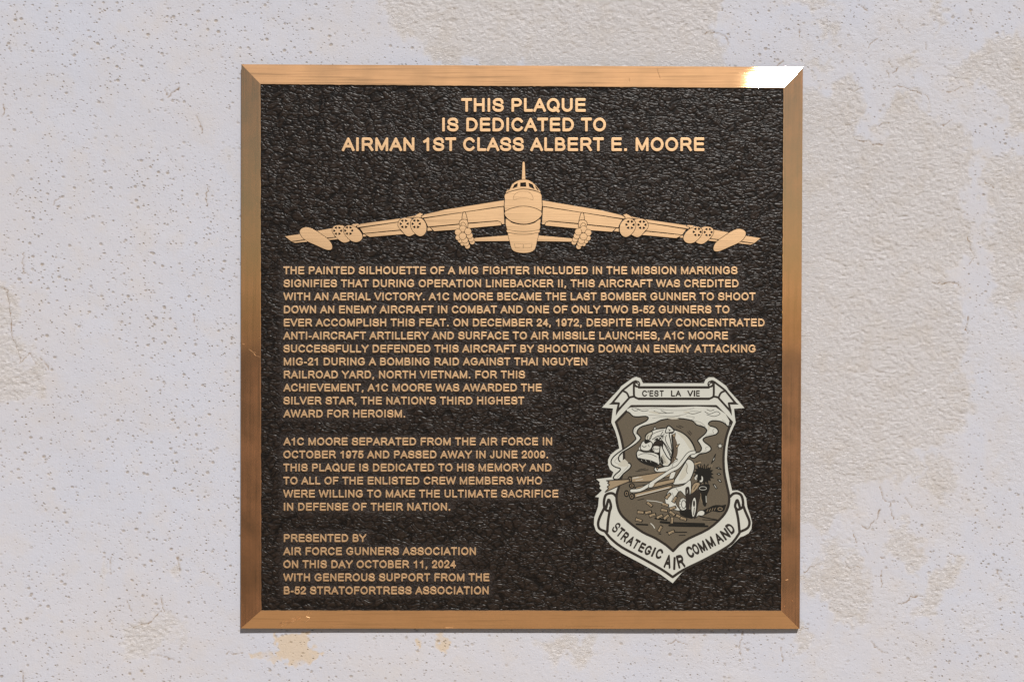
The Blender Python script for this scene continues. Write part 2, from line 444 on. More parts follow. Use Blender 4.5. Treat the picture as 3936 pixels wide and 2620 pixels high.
LINES = [  # text, left px, right px, baseline px, stroke, em-scale px per unit, heading?
 ("THIS PLAQUE", 1773, 2251, 430.2, 1), ("IS DEDICATED TO", 1700, 2329, 505.4, 1), ("AIRMAN 1ST CLASS ALBERT E. MOORE", 1313.6, 2707, 581, 1),
 ("THE PAINTED SILHOUETTE OF A MIG FIGHTER INCLUDED IN THE MISSION MARKINGS", 1089, 2834.5, 1054, 0),
 ("SIGNIFIES THAT DURING OPERATION LINEBACKER II, THIS AIRCRAFT WAS CREDITED", 1089.5, 2839, 1104, 0),
 ("WITH AN AERIAL VICTORY. A1C MOORE BECAME THE LAST BOMBER GUNNER TO SHOOT", 1089, 2904, 1154.2, 0),
 ("DOWN AN ENEMY AIRCRAFT IN COMBAT AND ONE OF ONLY TWO B-52 GUNNERS TO", 1091, 2804, 1204.2, 0),
 ("EVER ACCOMPLISH THIS FEAT. ON DECEMBER 24, 1972, DESPITE HEAVY CONCENTRATED", 1091, 2939, 1254.4, 0),
 ("ANTI-AIRCRAFT ARTILLERY AND SURFACE TO AIR MISSILE LAUNCHES, A1C MOORE", 1088.5, 2798, 1304.4, 0),
 ("SUCCESSFULLY DEFENDED THIS AIRCRAFT BY SHOOTING DOWN AN ENEMY ATTACKING", 1089, 2904, 1354.5, 0),
 ("MIG-21 DURING A BOMBING RAID AGAINST THAI NGUYEN", 1091, 2257, 1404, 0),
 ("RAILROAD YARD, NORTH VIETNAM. FOR THIS", 1091, 2018, 1454, 0),
 ("ACHIEVEMENT, A1C MOORE WAS AWARDED THE", 1089, 2082, 1504, 0),
 ("SILVER STAR, THE NATION’S THIRD HIGHEST", 1089, 2015, 1554, 0),
 ("AWARD FOR HEROISM.", 1089, 1557, 1604, 0),
 ("A1C MOORE SEPARATED FROM THE AIR FORCE IN", 1089, 2122, 1710.8, 0),
 ("OCTOBER 1975 AND PASSED AWAY IN JUNE 2009.", 1089, 2106.5, 1760.8, 0),
 ("THIS PLAQUE IS DEDICATED TO HIS MEMORY AND", 1089, 2120, 1811, 0),
 ("TO ALL OF THE ENLISTED CREW MEMBERS WHO", 1089, 2083.7, 1861.2, 0),
 ("WERE WILLING TO MAKE THE ULTIMATE SACRIFICE", 1088.5, 2146, 1911.3, 0),
 ("IN DEFENSE OF THEIR NATION.", 1091, 1730.5, 1961.4, 0),
 ("PRESENTED BY", 1091, 1408, 2081.4, 0),
 ("AIR FORCE GUNNERS ASSOCIATION", 1088.5, 1829, 2132, 0),
 ("ON THIS DAY OCTOBER 11, 2024", 1089, 1752, 2182, 0),
 ("WITH GENEROUS SUPPORT FROM THE", 1088.5, 1881, 2232.4, 0),
 ("B-52 STRATOFORTRESS ASSOCIATION", 1091, 1878, 2282.5, 0)]
for t, x0, x1, yb, hd in LINES:
    hgt = 52 if hd else 29
    gr = np.maximum(gr, soft_rect(U, V, x0-12, yb-hgt-10, x1+12, yb+10)*(0.6 if hd else 1.0))
inner = np.ones_like(U)
Wf = FIELD + (lattice(U+1, V+1, 40, 3)-0.5)*0.0003 + (lattice(U+1, V+1, 140, 4)-0.5)*0.00022
fld = grid_mesh('backing_plate', fu, fv, Wf, MAT['dark'], {'grain': gr}, plaque)
fld['label'] = 'dark brown leather-textured field of the plaque'

# ------------------------------------------------------------------ raised writing
def letter_into(mb, ch, w, to_uv, lift):
    vo, tr, _, _ = glyph(ch, w)
    raise_region(mb, vo, tr, to_uv, [(TOP, -32, None), (TOP-0.00018, 8, 'bronze_face'), (TOP-0.0006, 14, 'side'), (FIELD-0.0004, 26, 'side')], 'bronze_face')
TR = []
for text, xl, xr, yb, hd in LINES:
    w = 136 if hd else 134
    s = (51.0/(624+w)) if hd else (29.3/(624+w))
    g0 = glyph(text[0], w)[2]; g1 = glyph(text[-1], w)[3]
    adv = sum(278 if c == ' ' else G[c][0] for c in text[:-1])
    track = ((xr-xl)/s - (adv + g1 - g0))/(len(text)-1)
    TR.append(round(track))
    base = yb - (w/2-46)*s          # centre-line baseline offset of the stroke capitals
    x = xl - g0*s
    mb = None
    for i, ch in enumerate(text+' '):
        if ch == ' ':
            if mb is not None and not hd:
                mb.build('word', plaque)
            mb = None
            x += (278+track)*s; continue
        if hd or mb is None: mb = MB()
        letter_into(mb, ch, w, (lambda a, b, z, x=x, base=base, s=s: plane_pt(x+a*s, base-b*s, z)), 0)
        if hd: mb.build('letter', plaque)
        x += (G[ch][0]+track)*s
print('tracking', TR)

# ------------------------------------------------------------------ raised aircraft, seen head on
def cv(ox, oy, sc): return lambda pts: [(ox+x/sc, oy+y/sc) for x, y in pts]
c3, c4, c5 = cv(1060,780,3.3657), cv(1500,720,5.2356), cv(1900,600,3.918)
def ell(cx, cy, rx, ry, n=16, rot=0):
    c, s = math.cos(rad(rot)), math.sin(rad(rot))
    return [(cx+rx*math.cos(a)*c-ry*math.sin(a)*s, cy+rx*math.cos(a)*s+ry*math.sin(a)*c) for a in [2*math.pi*k/n for k in range(n)]]
def fan(cx, cy, r0, r1):
    out = []
    for a in (0, 60, 120, 180, 240, 300):
        out.append([(cx+r0*math.cos(rad(a-8)), cy+r0*math.sin(rad(a-8))), (cx+r1*math.cos(rad(a-21)), cy+r1*math.sin(rad(a-21))),
                    (cx+r1*1.04*math.cos(rad(a)), cy+r1*1.04*math.sin(rad(a))), (cx+r1*math.cos(rad(a+21)), cy+r1*math.sin(rad(a+21))), (cx+r0*math.cos(rad(a+8)), cy+r0*math.sin(rad(a+8)))])
    return out
HALF = [  # (name, polygon px, groove px, holes) painted back to front; port half, mirrored for the other
 ('tailplane', c4([(1670,1035),(1720,1018),(2350,968),(2440,960),(2470,1078),(1710,1084)]), 1.5, []),
 ('wing_panel', c4([(2278,392),(2296,738),(2248,740),(2230,698),(2160,668),(1575,712),(760,792),(740,740),(680,630),(1440,512)]), 1.3, []),
 ('leading_edge', c4([(2290,262),(2285,372),(1440,500),(640,614),(622,590),(700,545),(1100,452)]), 1.3, []),
 ('flap', c4([(2230,762),(2228,712),(2165,684),(1570,735),(812,808),(885,880),(1300,852),(1570,822)]), 1.3, []),
 ('flap_end', c4([(750,812),(750,876),(845,868),(800,812)]), 1.0, []),
 ('leading_edge', c4([(330,605),(490,574),(475,606),(350,616)]), 1.0, []),
 ('leading_edge', c3([(1640,197),(1100,272),(1046,297),(1058,316),(1600,240)]), 1.3, []),
 ('wing_panel', c3([(1090,326),(1610,248),(1640,350),(1600,346),(1135,392)]), 1.3, []),
 ('flap', c3([(1145,402),(1610,358),(1660,402),(1630,404),(1215,439)]), 1.3, []),
 ('flap_end', c3([(1128,404),(1150,410),(1172,432),(1130,435)]), 1.0, []),
 ('wing_panel', c3([(537,360),(740,326),(760,400),(760,442),(650,449)]), 1.0, []),
 ('flap', c3([(663,462),(790,448),(800,468),(690,479)]), 1.0, []),
 ('wing_tip', c3([(120,432),(320,402),(380,470),(200,496)]), 1.0, []),
 ('flap', c3([(213,505),(400,480),(420,498),(250,517)]), 1.0, []),
 ('nacelle_strut', c4([(455,640),(490,582),(540,545),(600,516),(662,542),(618,572),(612,620),(560,660),(500,660)]), 1.3, []),
 ('engine_nacelle', smooth(c4([(158,750),(185,665),(265,618),(350,618),(430,640),(530,780),(520,900),(450,958),(370,982),(300,950),(222,860),(175,810)]), 3, True), 1.5, [fan(*c4([(280,735)])[0], 8.6, 17.3)]),
 ('engine_nacelle', smooth(c4([(408,740),(422,680),(480,628),(560,610),(645,642),(705,715),(728,800),(722,880),(680,950),(610,982),(540,958),(470,895),(425,820)]), 3, True), 1.5, [fan(*c4([(522,735)])[0], 8.8, 17.6)]),
 ('nacelle_strut', c3([(960,300),(1000,275),(1060,269),(1085,282),(1042,292),(1030,320),(1000,330)]), 1.3, []),
 ('engine_nacelle', smooth(c3([(730,350),(745,310),(795,290),(880,300),(950,380),(960,480),(900,512),(850,500),(790,450),(745,395)]), 3, True), 1.5, [fan(*c3([(800,360)])[0], 8.4, 16.5)]),
 ('engine_nacelle', smooth(c3([(877,370),(885,322),(935,290),(1000,302),(1070,345),(1115,410),(1118,455),(1090,490),(1040,506),(980,490),(920,440)]), 3, True), 1.5, [fan(*c3([(943,358)])[0], 8.6, 17)]),
 ('drop_tank', smooth(c3([(311,375),(328,338),(380,315),(450,325),(530,368),(600,418),(680,475),(722,535),(728,585),(700,606),(640,598),(520,545),(400,490),(335,432)]), 3, True), 1.6, []),
 ('pylon', c4([(1490,495),(1512,520),(1535,600),(1548,660),(1448,660),(1450,600),(1465,520)]), 1.6, []),
 ('pylon', smooth(c4([(1392,745),(1402,685),(1445,655),(1500,652),(1545,668),(1558,730),(1552,805),(1500,800),(1430,790)]), 2, True), 1.6, []),
 ('pylon', c4([(1425,742),(1440,715),(1470,706),(1500,730),(1535,800),(1490,790),(1440,770)]), 1.2, []),
]
for cx_, cy_, r_ in ((1455,1135,40),(1410,1072,45),(1365,1012,50),(1650,1100,48),(1627,1042,53),(1597,970,60),(1555,1187,48),(1525,1127,56),(1500,1062,62),
                     (1458,835,66),(1363,903,62),(1565,888,66),(1458,980,69)):
    HALF.append(('bomb', c4(ell(cx_, cy_, r_, r_)), 1.2, []))
MIDDLE = [
 ('tail_fin', c5([(415,356),(422,200),(427,100),(433,87),(441,84),(449,87),(456,100),(462,200),(468,356)]), 1.0, []),
 ('canopy', smooth(c5([(176,562),(200,508),(265,432),(340,378),(430,356),(520,366),(600,420),(662,490),(697,550),(600,510),(435,490),(300,512)]), 2, True), 1.6,
    [[c5([(272,490),(300,432),(354,403),(348,462)]), c5([(390,402),(475,395),(482,462),(390,462)]), c5([(516,402),(580,430),(607,502),(524,462)]),
      c5([(192,528),(235,448),(268,432),(226,510)]), c5([(610,440),(640,470),(672,522),(650,515),(626,480)])]]),
 ('fuselage_panel', smooth(c5([(166,572),(300,523),(435,502),(580,521),(695,562),(711,640),(708,826),(600,779),(440,755),(280,779),(162,826),(160,650)]), 2, True), 1.8, []),
 ('access_hatch', smooth(c5([(290,655),(300,590),(360,545),(440,533),(530,548),(573,600),(582,655),(510,637),(435,632),(360,638)]), 2, True), 0.7, []),
 ('fuselage_panel', smooth(c5([(174,945),(260,1003),(350,1028),(440,1036),(530,1028),(610,1003),(692,945),(688,1020),(680,1105),(560,1127),(435,1132),(300,1125),(192,1100)]), 2, True), 1.4, []),
 ('radar_nose', smooth(c5([(166,835),(300,778),(440,758),(580,778),(702,835),(702,905),(620,975),(530,1010),(440,1020),(340,1008),(240,970),(168,900)]), 2, True), 1.6, []),
 ('fuselage_panel', smooth(c5([(193,1108),(300,1133),(435,1140),(560,1135),(677,1112),(670,1152),(560,1169),(435,1174),(300,1169),(200,1150)]), 2, True), 0.9, []),
 ('chin_panel', smooth(c5([(205,1160),(300,1178),(435,1183),(560,1178),(663,1160),(640,1280),(610,1400),(540,1445),(435,1457),(330,1442),(265,1400),(235,1290)]), 2, True), 1.2, []),
 ('access_hatch', c5([(307,1319),(432,1328),(432,1386),(318,1381)]), 0.7, []),
 ('access_hatch', c5([(438,1328),(566,1317),(556,1381),(438,1386)]), 0.7, []),
]
TK = 1e-5     # work in units of 10 micrometres so the triangulation stays well scaled
def mm(p): u, v = plane_pt(p[0], p[1], TOP); return (u/TK, v/TK)
UA = plane_pt(2011.2, 800, TOP)[0]/TK
air = bpy.data.objects.new('aircraft_relief', None); COL.objects.link(air); air.parent = plaque
air.location = pl2w(*plane_pt(2011, 850, FIELD), FIELD) - plaque.location; air.empty_display_size = 0.02
air['label'] = 'raised bronze eight-engined bomber seen head on, spanning the plaque above the long text'
px = 0.000282/TK
def relief(defs):
    layers = []; names = []
    for n, (nm, poly, gv, holes) in enumerate(defs):
        layers.append((('void',), stroke(poly, 2*gv*1.45*px, closed=True, disc=6)))
        layers.append(((nm, n), [ccw(poly)]))
        for hs in holes:
            for h in hs: layers.append((('void',), [ccw(h)]))
    vo, r = regions(layers, 1.0)
    vo = [Vector((v.x, v.y)) for v in vo]
    for k, tris in r.items():
        if k[0] == 'void' or len(tris) < 1: continue
        mb = MB()
        raise_region(mb, vo, tris, lambda a, b, z: (a*TK, b*TK), [(TOP, -44, None), (TOP-0.0002, 2, 'bronze_face'), (FIELD-0.0004, 16, 'side')], 'bronze_face')
        mb.build(k[0], air)
def tomm(d): return [(nm, [mm(p) for p in poly], gv, [[[mm(q) for q in h] for h in hs] for hs in holes]) for nm, poly, gv, holes in d]
hm = tomm(HALF)
mir = lambda p: (2*UA-p[0], p[1])
hr = [(nm, [mir(p) for p in poly], gv, [[[mir(q) for q in h] for h in hs] for hs in holes]) for nm, poly, gv, holes in hm]
relief(hm + hr + tomm(MIDDLE))

# ------------------------------------------------------------------ shield emblem, printed on a thin plate
E1 = lambda p: (2240+p[0]/1.8662, 1420+p[1]/1.8662)
E2 = lambda p: (2260+p[0]/3.681, 1420+p[1]/3.681)
E7 = lambda p: (2260+p[0]/3.5697, 1880+p[1]/3.5697)
EW = FIELD + 0.0009
LAY = []; CUR = [0]
def e_uv(P): u, v = plane_pt(P[0], P[1], EW); return (u/TK, v/TK)
def fill(nm, mat, pts, sm=3, E=E1):
    p = smooth(pts, sm, True) if sm else list(pts)
    LAY.append(((nm, mat, CUR[0]), [ccw([e_uv(E(q)) for q in p])]))
def line(nm, mat, pts, w, closed=False, sm=3, E=E1, k=1.8662):
    p = smooth(pts, sm, closed) if sm else list(pts)
    LAY.append(((nm, mat, CUR[0]), stroke([e_uv(E(q)) for q in p], w/k*px, closed, disc=8)))
def shape(nm, mat, pts, w=5, sm=3, lm='K'):
    fill(nm, mat, pts, sm); line(nm, lm, pts, w+1.5, True, sm)
PLATE = [(138,272),(200,205),(262,140),(275,120),(310,95),(355,62),(385,52),(415,62),(432,98),(650,98),(870,98),(880,72),(905,55),(940,55),(985,85),(1030,118),(1045,145),
 (1100,205),(1160,275),(1085,280),(1090,330),(1097,378),(1086,400),(1050,480),(1038,560),(1034,640),(1042,720),(1055,800),(1072,868),(1110,865),(1150,885),(1172,920),
 (1180,985),(1200,1040),(1214,1095),(1210,1140),(1190,1172),(1155,1192),(1130,1200),(1060,1268),(940,1335),(780,1408),(710,1455),(645,1530),(560,1468),(420,1390),
 (280,1315),(200,1255),(155,1192),(125,1180),(95,1155),(80,1110),(82,1060),(100,1010),(110,980),(116,915),(88,912),(108,895),(138,865),(120,850),(128,835),(118,820),(122,805),(98,785),
 (205,772),(220,735),(195,715),(182,680),(182,645),(200,610),(235,580),(262,565),(250,500),(232,440),(205,378),(210,330),(217,278)]
fill('emblem', 'C', PLATE, 0)
# shield panel
SH = [(349,262),(957,262)]
SHR = [(1069,376),(1042,440),(1021,520),(1010,620),(1014,730),(1034,830),(1050,910),(1042,985),(1000,1055),(900,1142),(760,1210),(690,1255)]
SHL = [(600,1258),(520,1207),(430,1165),(330,1092),(270,1030),(246,960),(243,895),(262,830),(284,740),(296,640),(290,560),(270,470),(238,376)]
shp = SH + smooth(SHR, 3) + [(648,1300)] + smooth(SHL, 3)
fill('shield_panel', 'F', shp, 0); line('shield_panel', 'B', shp, 18, True, 0)
# clouds and smoke
CL = [(345,270),(650,270),(955,270),(1055,372),(1046,410),(1018,386),(985,370),(930,366),(903,382),(908,402),(950,413),(972,438),(955,465),(885,482),(862,502),(880,525),
 (912,548),(920,575),(885,596),(835,606),(800,634),(768,622),(790,600),(838,590),(852,560),(832,522),(826,504),(870,466),(890,436),(868,412),(815,395),(790,368),
 (720,352),(640,350),(560,362),(520,382),(430,405),(396,430),(390,458),(418,488),(385,528),(330,565),(280,595),(257,628),(262,655),(290,668),(335,670),(347,690),(330,715),
 (290,748),(262,782),(230,785),(218,775),(235,750),(265,725),(268,708),(240,700),(210,682),(203,655),(220,625),(262,590),(330,545),(375,505),(380,488),(360,450),
 (368,415),(400,395),(455,368),(470,345),(450,334),(400,338),(360,334),(338,312),(322,303)]
fill('smoke_cloud', 'C', CL, 2); line('smoke_cloud', 'K', CL[3:], 9, False, 2)
for p in ([(352,280),(372,295),(395,292)], [(380,276),(430,298),(470,292)], [(510,296),(560,312),(650,308)], [(560,292),(600,310)], [(735,300),(790,318),(850,300)],
          [(875,300),(910,318),(960,300),(985,318),(940,335),(890,322)], [(890,285),(915,295),(942,288)]):
    line('smoke_cloud', 'K', p, 4)
for p in ([(350,270),(420,285),(520,275),(600,290),(720,292),(800,275)], [(470,325),(560,330),(650,335),(740,318),(770,298),(830,300)], [(500,350),(560,340),(640,340),(700,330)],
          [(795,368),(840,395),(880,410),(850,380),(800,365)], [(380,420),(372,440),(385,460),(370,470)], [(945,420),(930,440),(940,455),(880,470)], [(905,550),(880,560),(885,580),(840,600)],
          [(300,590),(240,640),(232,665),(300,690),(325,690),(300,720),(245,775)], [(1000,360),(1020,375),(1030,395)], [(720,350),(780,360),(800,340),(740,335)]):
    line('smoke_cloud', 'B', p, 2, sm=2)
# bulldog
shape('bulldog', 'C', [(612,440),(665,432),(735,465),(785,520),(808,585),(770,598),(730,630),(690,690),(640,722),(530,735),(518,700),(600,690),(640,600)], 6)
fill('bulldog', 'L', [(668,440),(735,470),(780,525),(798,575),(770,570),(730,510)])
line('bulldog', 'K', [(640,425),(700,445),(750,480),(790,535),(812,595)], 9)
shape('bulldog', 'C', [(755,640),(795,665),(800,710),(775,780),(745,812),(660,825),(650,805),(690,740),(720,690)], 6)
fill('bulldog', 'L', [(745,670),(755,700),(735,770),(690,795),(700,750)])
shape('bulldog', 'C', [(590,935),(605,885),(640,850),(720,828),(770,790),(778,840),(770,900),(735,905),(700,870),(672,900),(668,960),(700,1010),(640,1000),(605,975)], 4)
fill('collar', 'D', [(640,460),(668,500),(682,560),(675,620),(640,675),(560,705),(532,712),(528,695),(600,672),(640,620),(648,560),(635,500)]); line('collar', 'K', [(640,470),(645,540),(648,590),(630,650),(590,690),(530,708)], 10)
for c_ in ([(640,470),(665,455),(660,490)], [(663,545),(695,532),(675,565)], [(650,628),(680,640),(655,648)], [(525,702),(545,700),(535,722)]):
    shape('collar', 'T', c_, 3, 0)
shape('bulldog', 'C', [(500,440),(515,408),(532,425),(575,418)], 4, 0)
shape('bulldog', 'C', [(448,490),(452,468),(480,448),(520,428),(580,420),(600,415),(618,400),(655,432),(642,455),(620,458),(632,520),(640,600),(620,670),(590,692),(560,680),(500,600),(470,560),(450,510)], 6)
shape('bulldog', 'L', [(450,500),(455,470),(478,450),(500,446),(492,480),(478,502)], 4)
shape('bulldog', 'C', [(412,556),(425,520),(448,508),(480,512),(500,530),(492,562),(470,582),(425,578)], 5)
fill('bulldog', 'K', [(440,515),(465,505),(490,512),(470,525),(450,532)])
line('bulldog', 'K', [(478,500),(490,470),(530,448),(580,432)], 4); line('bulldog', 'K', [(500,500),(540,475),(570,478),(575,495)], 6)
fill('bulldog', 'K', [(510,505),(545,482),(560,490),(550,505)], 2); fill('bulldog', 'C', ell(543,492,7,6), 0); fill('bulldog', 'K', ell(538,494,3,3), 0)
shape('bulldog', 'B', [(495,560),(520,515),(555,508),(575,525),(560,600),(520,600),(492,585)], 5)
fill('bulldog', 'C', [(500,565),(515,548),(550,552),(562,575),(545,592),(515,590)]); line('bulldog', 'K', [(500,570),(515,565),(530,572),(545,565),(560,570)], 3)
shape('bulldog', 'C', [(385,600),(400,578),(440,590),(500,592),(545,612),(556,650),(540,686),(480,676),(420,655),(390,628)], 6)
fill('bulldog', 'K', [(395,632),(440,640),(490,650),(530,668),(545,690),(480,682),(420,662)]); line('bulldog', 'K', [(400,612),(440,600),(490,606),(530,625)], 4)
line('bulldog', 'C', [(420,646),(430,656)], 3); line('bulldog', 'C', [(450,648),(462,664)], 3); line('bulldog', 'C', [(485,655),(495,672)], 3)
shape('bulldog', 'C', [(560,540),(580,580),(605,625),(632,655),(622,685),(590,692),(562,680),(548,640),(550,590)], 6)
fill('bulldog', 'L', [(572,600),(600,640),(615,670),(590,682),(568,660)]); fill('bulldog', 'K', [(560,620),(572,640),(580,675),(566,668)])
line('bulldog', 'K', [(585,460),(560,490),(580,520),(610,560),(632,610)], 5); shape('bulldog', 'C', [(592,450),(614,402),(652,432),(648,446),(620,450)], 5)
fill('bulldog', 'B', [(612,425),(632,432),(622,442)], 0); fill('bulldog', 'C', [(400,575),(408,545),(414,572)], 0); line('bulldog', 'K', [(400,575),(406,545),(414,572)], 3, sm=0)
for p, w_ in (([(575,445),(560,470),(585,480)],5), ([(600,470),(592,500),(612,545),(640,590)],5), ([(470,470),(462,490),(470,505)],4), ([(425,545),(440,555),(455,548)],5), ([(470,540),(478,552)],4),
              ([(385,605),(395,640),(440,672),(520,695),(560,700)],9), ([(556,532),(552,580),(556,640),(575,690)],7), ([(575,520),(600,560),(628,620),(634,660),(610,690)],7), ([(500,545),(512,580),(500,592)],4),
              ([(640,700),(650,670),(680,650),(668,640)],3), ([(735,660),(750,690),(742,720),(752,745)],3), ([(670,850),(690,880),(680,900),(700,905)],3), ([(640,880),(650,910),(640,930)],3)):
    line('bulldog', 'K', p, w_)
for k in range(12): line('bulldog', 'K', [(412+k*11, 640+k*2.4), (418+k*11, 652+k*3)], 4, sm=0)
for k in range(6): line('bulldog', 'K', [(566+k*3, 622+k*9), (576+k*4, 616+k*9)], 3, sm=0)
for p in ([(470,300),(500,312),(560,322),(520,300)], [(600,345),(660,342),(690,352),(640,356)], [(720,300),(740,312),(770,300)], [(300,640),(330,690),(250,690)], [(900,395),(915,420),(895,440)], [(800,375),(850,392),(862,400),(820,388)]):
    fill('smoke_cloud', 'L', p, 2)
# gun barrels and scarf
shape('gun_barrel', 'T', [(350,768),(590,730),(660,728),(640,762),(480,802),(352,808)], 5, 0)
shape('gun_barrel', 'T', [(372,845),(470,820),(660,780),(655,808),(560,832),(400,870)], 5, 0)
shape('gun_barrel', 'T', [(372,888),(640,825),(640,848),(372,918)], 5, 0); line('gun_barrel', 'C', [(385,905),(620,845)], 5, sm=0)
for c_ in ((338,786,13,20),(352,832,18,16),(314,888,15,22),(352,908,16,21)): shape('gun_barrel', 'B', ell(*c_), 6, 0); line('gun_barrel', 'T', ell(c_[0],c_[1],c_[2]*.55,c_[3]*.55), 3, True, 0)
shape('gun_barrel', 'T', [(170,795),(330,786),(338,800),(260,832),(160,878),(185,850),(175,840),(192,825),(178,812),(190,804)], 6, 0, 'B')
for p in ([(355,782),(420,770)], [(380,795),(430,785)], [(360,775),(400,768)]): line('gun_barrel', 'C', p, 3, sm=0)
sc = [(800,592),(760,604),(720,655),(680,700),(635,722),(585,755),(530,790),(470,830),(410,862),(350,868)]
line('scarf', 'K', sc, 30); line('scarf', 'C', sc, 20)
fill('scarf', 'C', [(630,745),(665,735),(650,775),(620,785)]); line('scarf', 'K', [(630,745),(620,780),(650,778),(668,735)], 4)
fill('scarf', 'C', [(485,812),(515,805),(500,838),(475,842)]); line('scarf', 'K', [(478,815),(470,842),(502,842),(530,810)], 4)
# shaggy black rider, bird-beaked, with motorcycle
sp = []
rr = np.random.RandomState(5)
for k in range(34):
    a = 2*math.pi*k/34; r_ = (56 if k % 2 else 72+rr.rand()*12)
    sp.append((866+r_*math.cos(a), 748+r_*1.02*math.sin(a)))
fill('rider', 'K', sp, 0)
for k in range(7): line('rider', 'T', [(840+k*14, 700-3*abs(k-3)+8), (838+k*15, 690-3*abs(k-3))], 2.5, sm=0)
fill('rider', 'K', [(812,660),(850,655),(835,680),(815,685)], 0); fill('rider', 'T', [(800,672),(845,658),(848,668),(803,684)], 0)
fill('rider', 'C', [(802,778),(812,760),(822,752),(820,775),(812,790)]); fill('rider', 'K', ell(814,774,3,6), 0)
fill('rider', 'C', [(838,795),(852,790),(852,762),(862,775),(860,798),(848,806)]); fill('rider', 'K', ell(848,782,3,5), 0)
shape('rider', 'T', [(780,892),(778,860),(790,825),(812,808),(838,812),(838,832),(815,860)], 4); line('rider', 'K', [(795,860),(815,828)], 5)
fill('rider', 'K', [(832,830),(905,820),(908,860),(892,900),(888,960),(878,982),(862,965),(850,910),(834,880)])
line('rider', 'C', ell(862,850,26,12), 3, True, 0); line('rider', 'C', [(884,905),(886,950)], 4, sm=0); line('rider', 'T', [(838,870),(848,900),(846,920),(856,950)], 2.5)
fill('motorcycle', 'C', ell(720,965,30,46), 0); line('motorcycle', 'K', ell(720,965,30,46), 4, True, 0); line('motorcycle', 'K', ell(724,965,16,28), 5, True, 0)
for k in range(10): a = 2*math.pi*k/10; line('motorcycle', 'K', [(720+19*math.cos(a),965+32*math.sin(a)),(720+26*math.cos(a),965+41*math.sin(a))], 3, sm=0)
fill('motorcycle', 'B', [(735,855),(752,838),(765,850),(768,920),(760,1010),(742,1000),(738,930)]); line('motorcycle', 'C', [(752,862),(748,885)], 3, sm=0)
fill('motorcycle', 'B', [(770,900),(830,860),(845,900),(830,960),(812,1060),(790,1060),(770,980)])
shape('motorcycle', 'C', ell(797,985,18,72,16,4), 4, 0); fill('motorcycle', 'B', ell(798,960,8,24), 0); line('motorcycle', 'B', [(800,990),(795,1040)], 6, sm=0)
fill('motorcycle', 'K', [(690,1010),(780,1000),(790,1070),(740,1060),(700,1040)], 0)
fill('rider', 'K', [(850,1015),(900,990),(950,970),(1000,972),(1028,966),(1022,990),(1010,1015),(970,1022),(930,1015),(880,1040),(850,1045)])
for x_ in (890,908,926,944): line('rider', 'T', [(x_,1018-(x_-890)*.2),(x_+8,1000-(x_-890)*.2)], 3, sm=0)
line('rider', 'T', ell(985,998,16,10), 4, True, 0)
shape('rider', 'C', [(812,1062),(825,1020),(855,1008),(874,1020),(870,1040),(850,1048),(830,1045)], 4)
# spent casings, shadows, marks
for p, w_ in (([(560,1092),(640,1100),(870,1108)],18), ([(620,1116),(740,1120),(895,1122)],14), ([(385,1108),(465,1112)],12), ([(600,1165),(745,1165)],8), ([(690,1188),(735,1186)],6), ([(545,1175),(560,1178)],8),
              ([(840,1052),(980,1080)],8), ([(860,1075),(960,1080)],6), ([(520,1065),(600,1078)],14)):
    line('ground_shadow', 'K', p, w_, sm=0)
CAS = [(480,965,40),(415,1022,8),(470,1022,-12),(500,1042,-18),(592,968,20),(585,1008,12),(552,1052,-25),(645,992,-18),(600,1055,-40),(642,1030,38),(690,1052,25),(640,1080,95),(402,1078,18),
       (555,1140,-60),(635,1165,-25),(722,1068,18),(612,905,-48),(660,930,-58)]
for n_, (x_, y_, a_) in enumerate(CAS):
    CUR[0] = 100+n_
    c, s = math.cos(rad(a_)), math.sin(rad(a_)); R2 = lambda q: (x_+q[0]*c-q[1]*s, y_+q[0]*s+q[1]*c)
    bp = [R2(q) for q in ((-24,-13),(-19,-13),(-17,-10),(24,-10),(24,10),(-17,10),(-19,13),(-24,13))]
    shape('shell_casing', 'T', bp, 3.5, 0); fill('shell_casing', 'K', [R2(q) for q in ell(24,0,5,9,10)], 0); line('shell_casing', 'K', [R2((-8,3)),R2((14,3))], 2.5, sm=0)
CUR[0] = 0
line('bone', 'C', [(488,1102),(505,1118),(515,1135)], 6)
for p in ([(400,718),(450,708)], [(380,730),(470,716)], [(690,400),(720,412)], [(672,405),(705,420)], [(762,438),(782,460)], [(752,446),(775,470)], [(395,935),(440,925)]): line('speed_line', 'K', p, 5, sm=0)
line('speed_line', 'C', [(460,938),(520,942),(575,955)], 4, sm=0)
star = [(985+(30 if k % 2 == 0 else 12)*math.cos(rad(k*360/14-90)), 546+(30 if k % 2 == 0 else 12)*math.sin(rad(k*360/14-90))) for k in range(14)]
fill('star', 'K', star, 0); fill('star', 'C', [(985+(x-985)*.55, 546+(y-546)*.55) for x, y in star], 0)
for p in ([(955,704),(975,700),(995,716),(980,712)], [(962,748),(978,742),(990,750),(975,754)], [(966,788),(985,788),(995,805),(985,806)], [(934,820),(950,825),(964,850),(955,853)], [(922,672),(935,640),(952,605),(945,645)]):
    CUR[0] += 1; shape('sweat_drop', 'C', p, 5, 1)
CUR[0] = 0
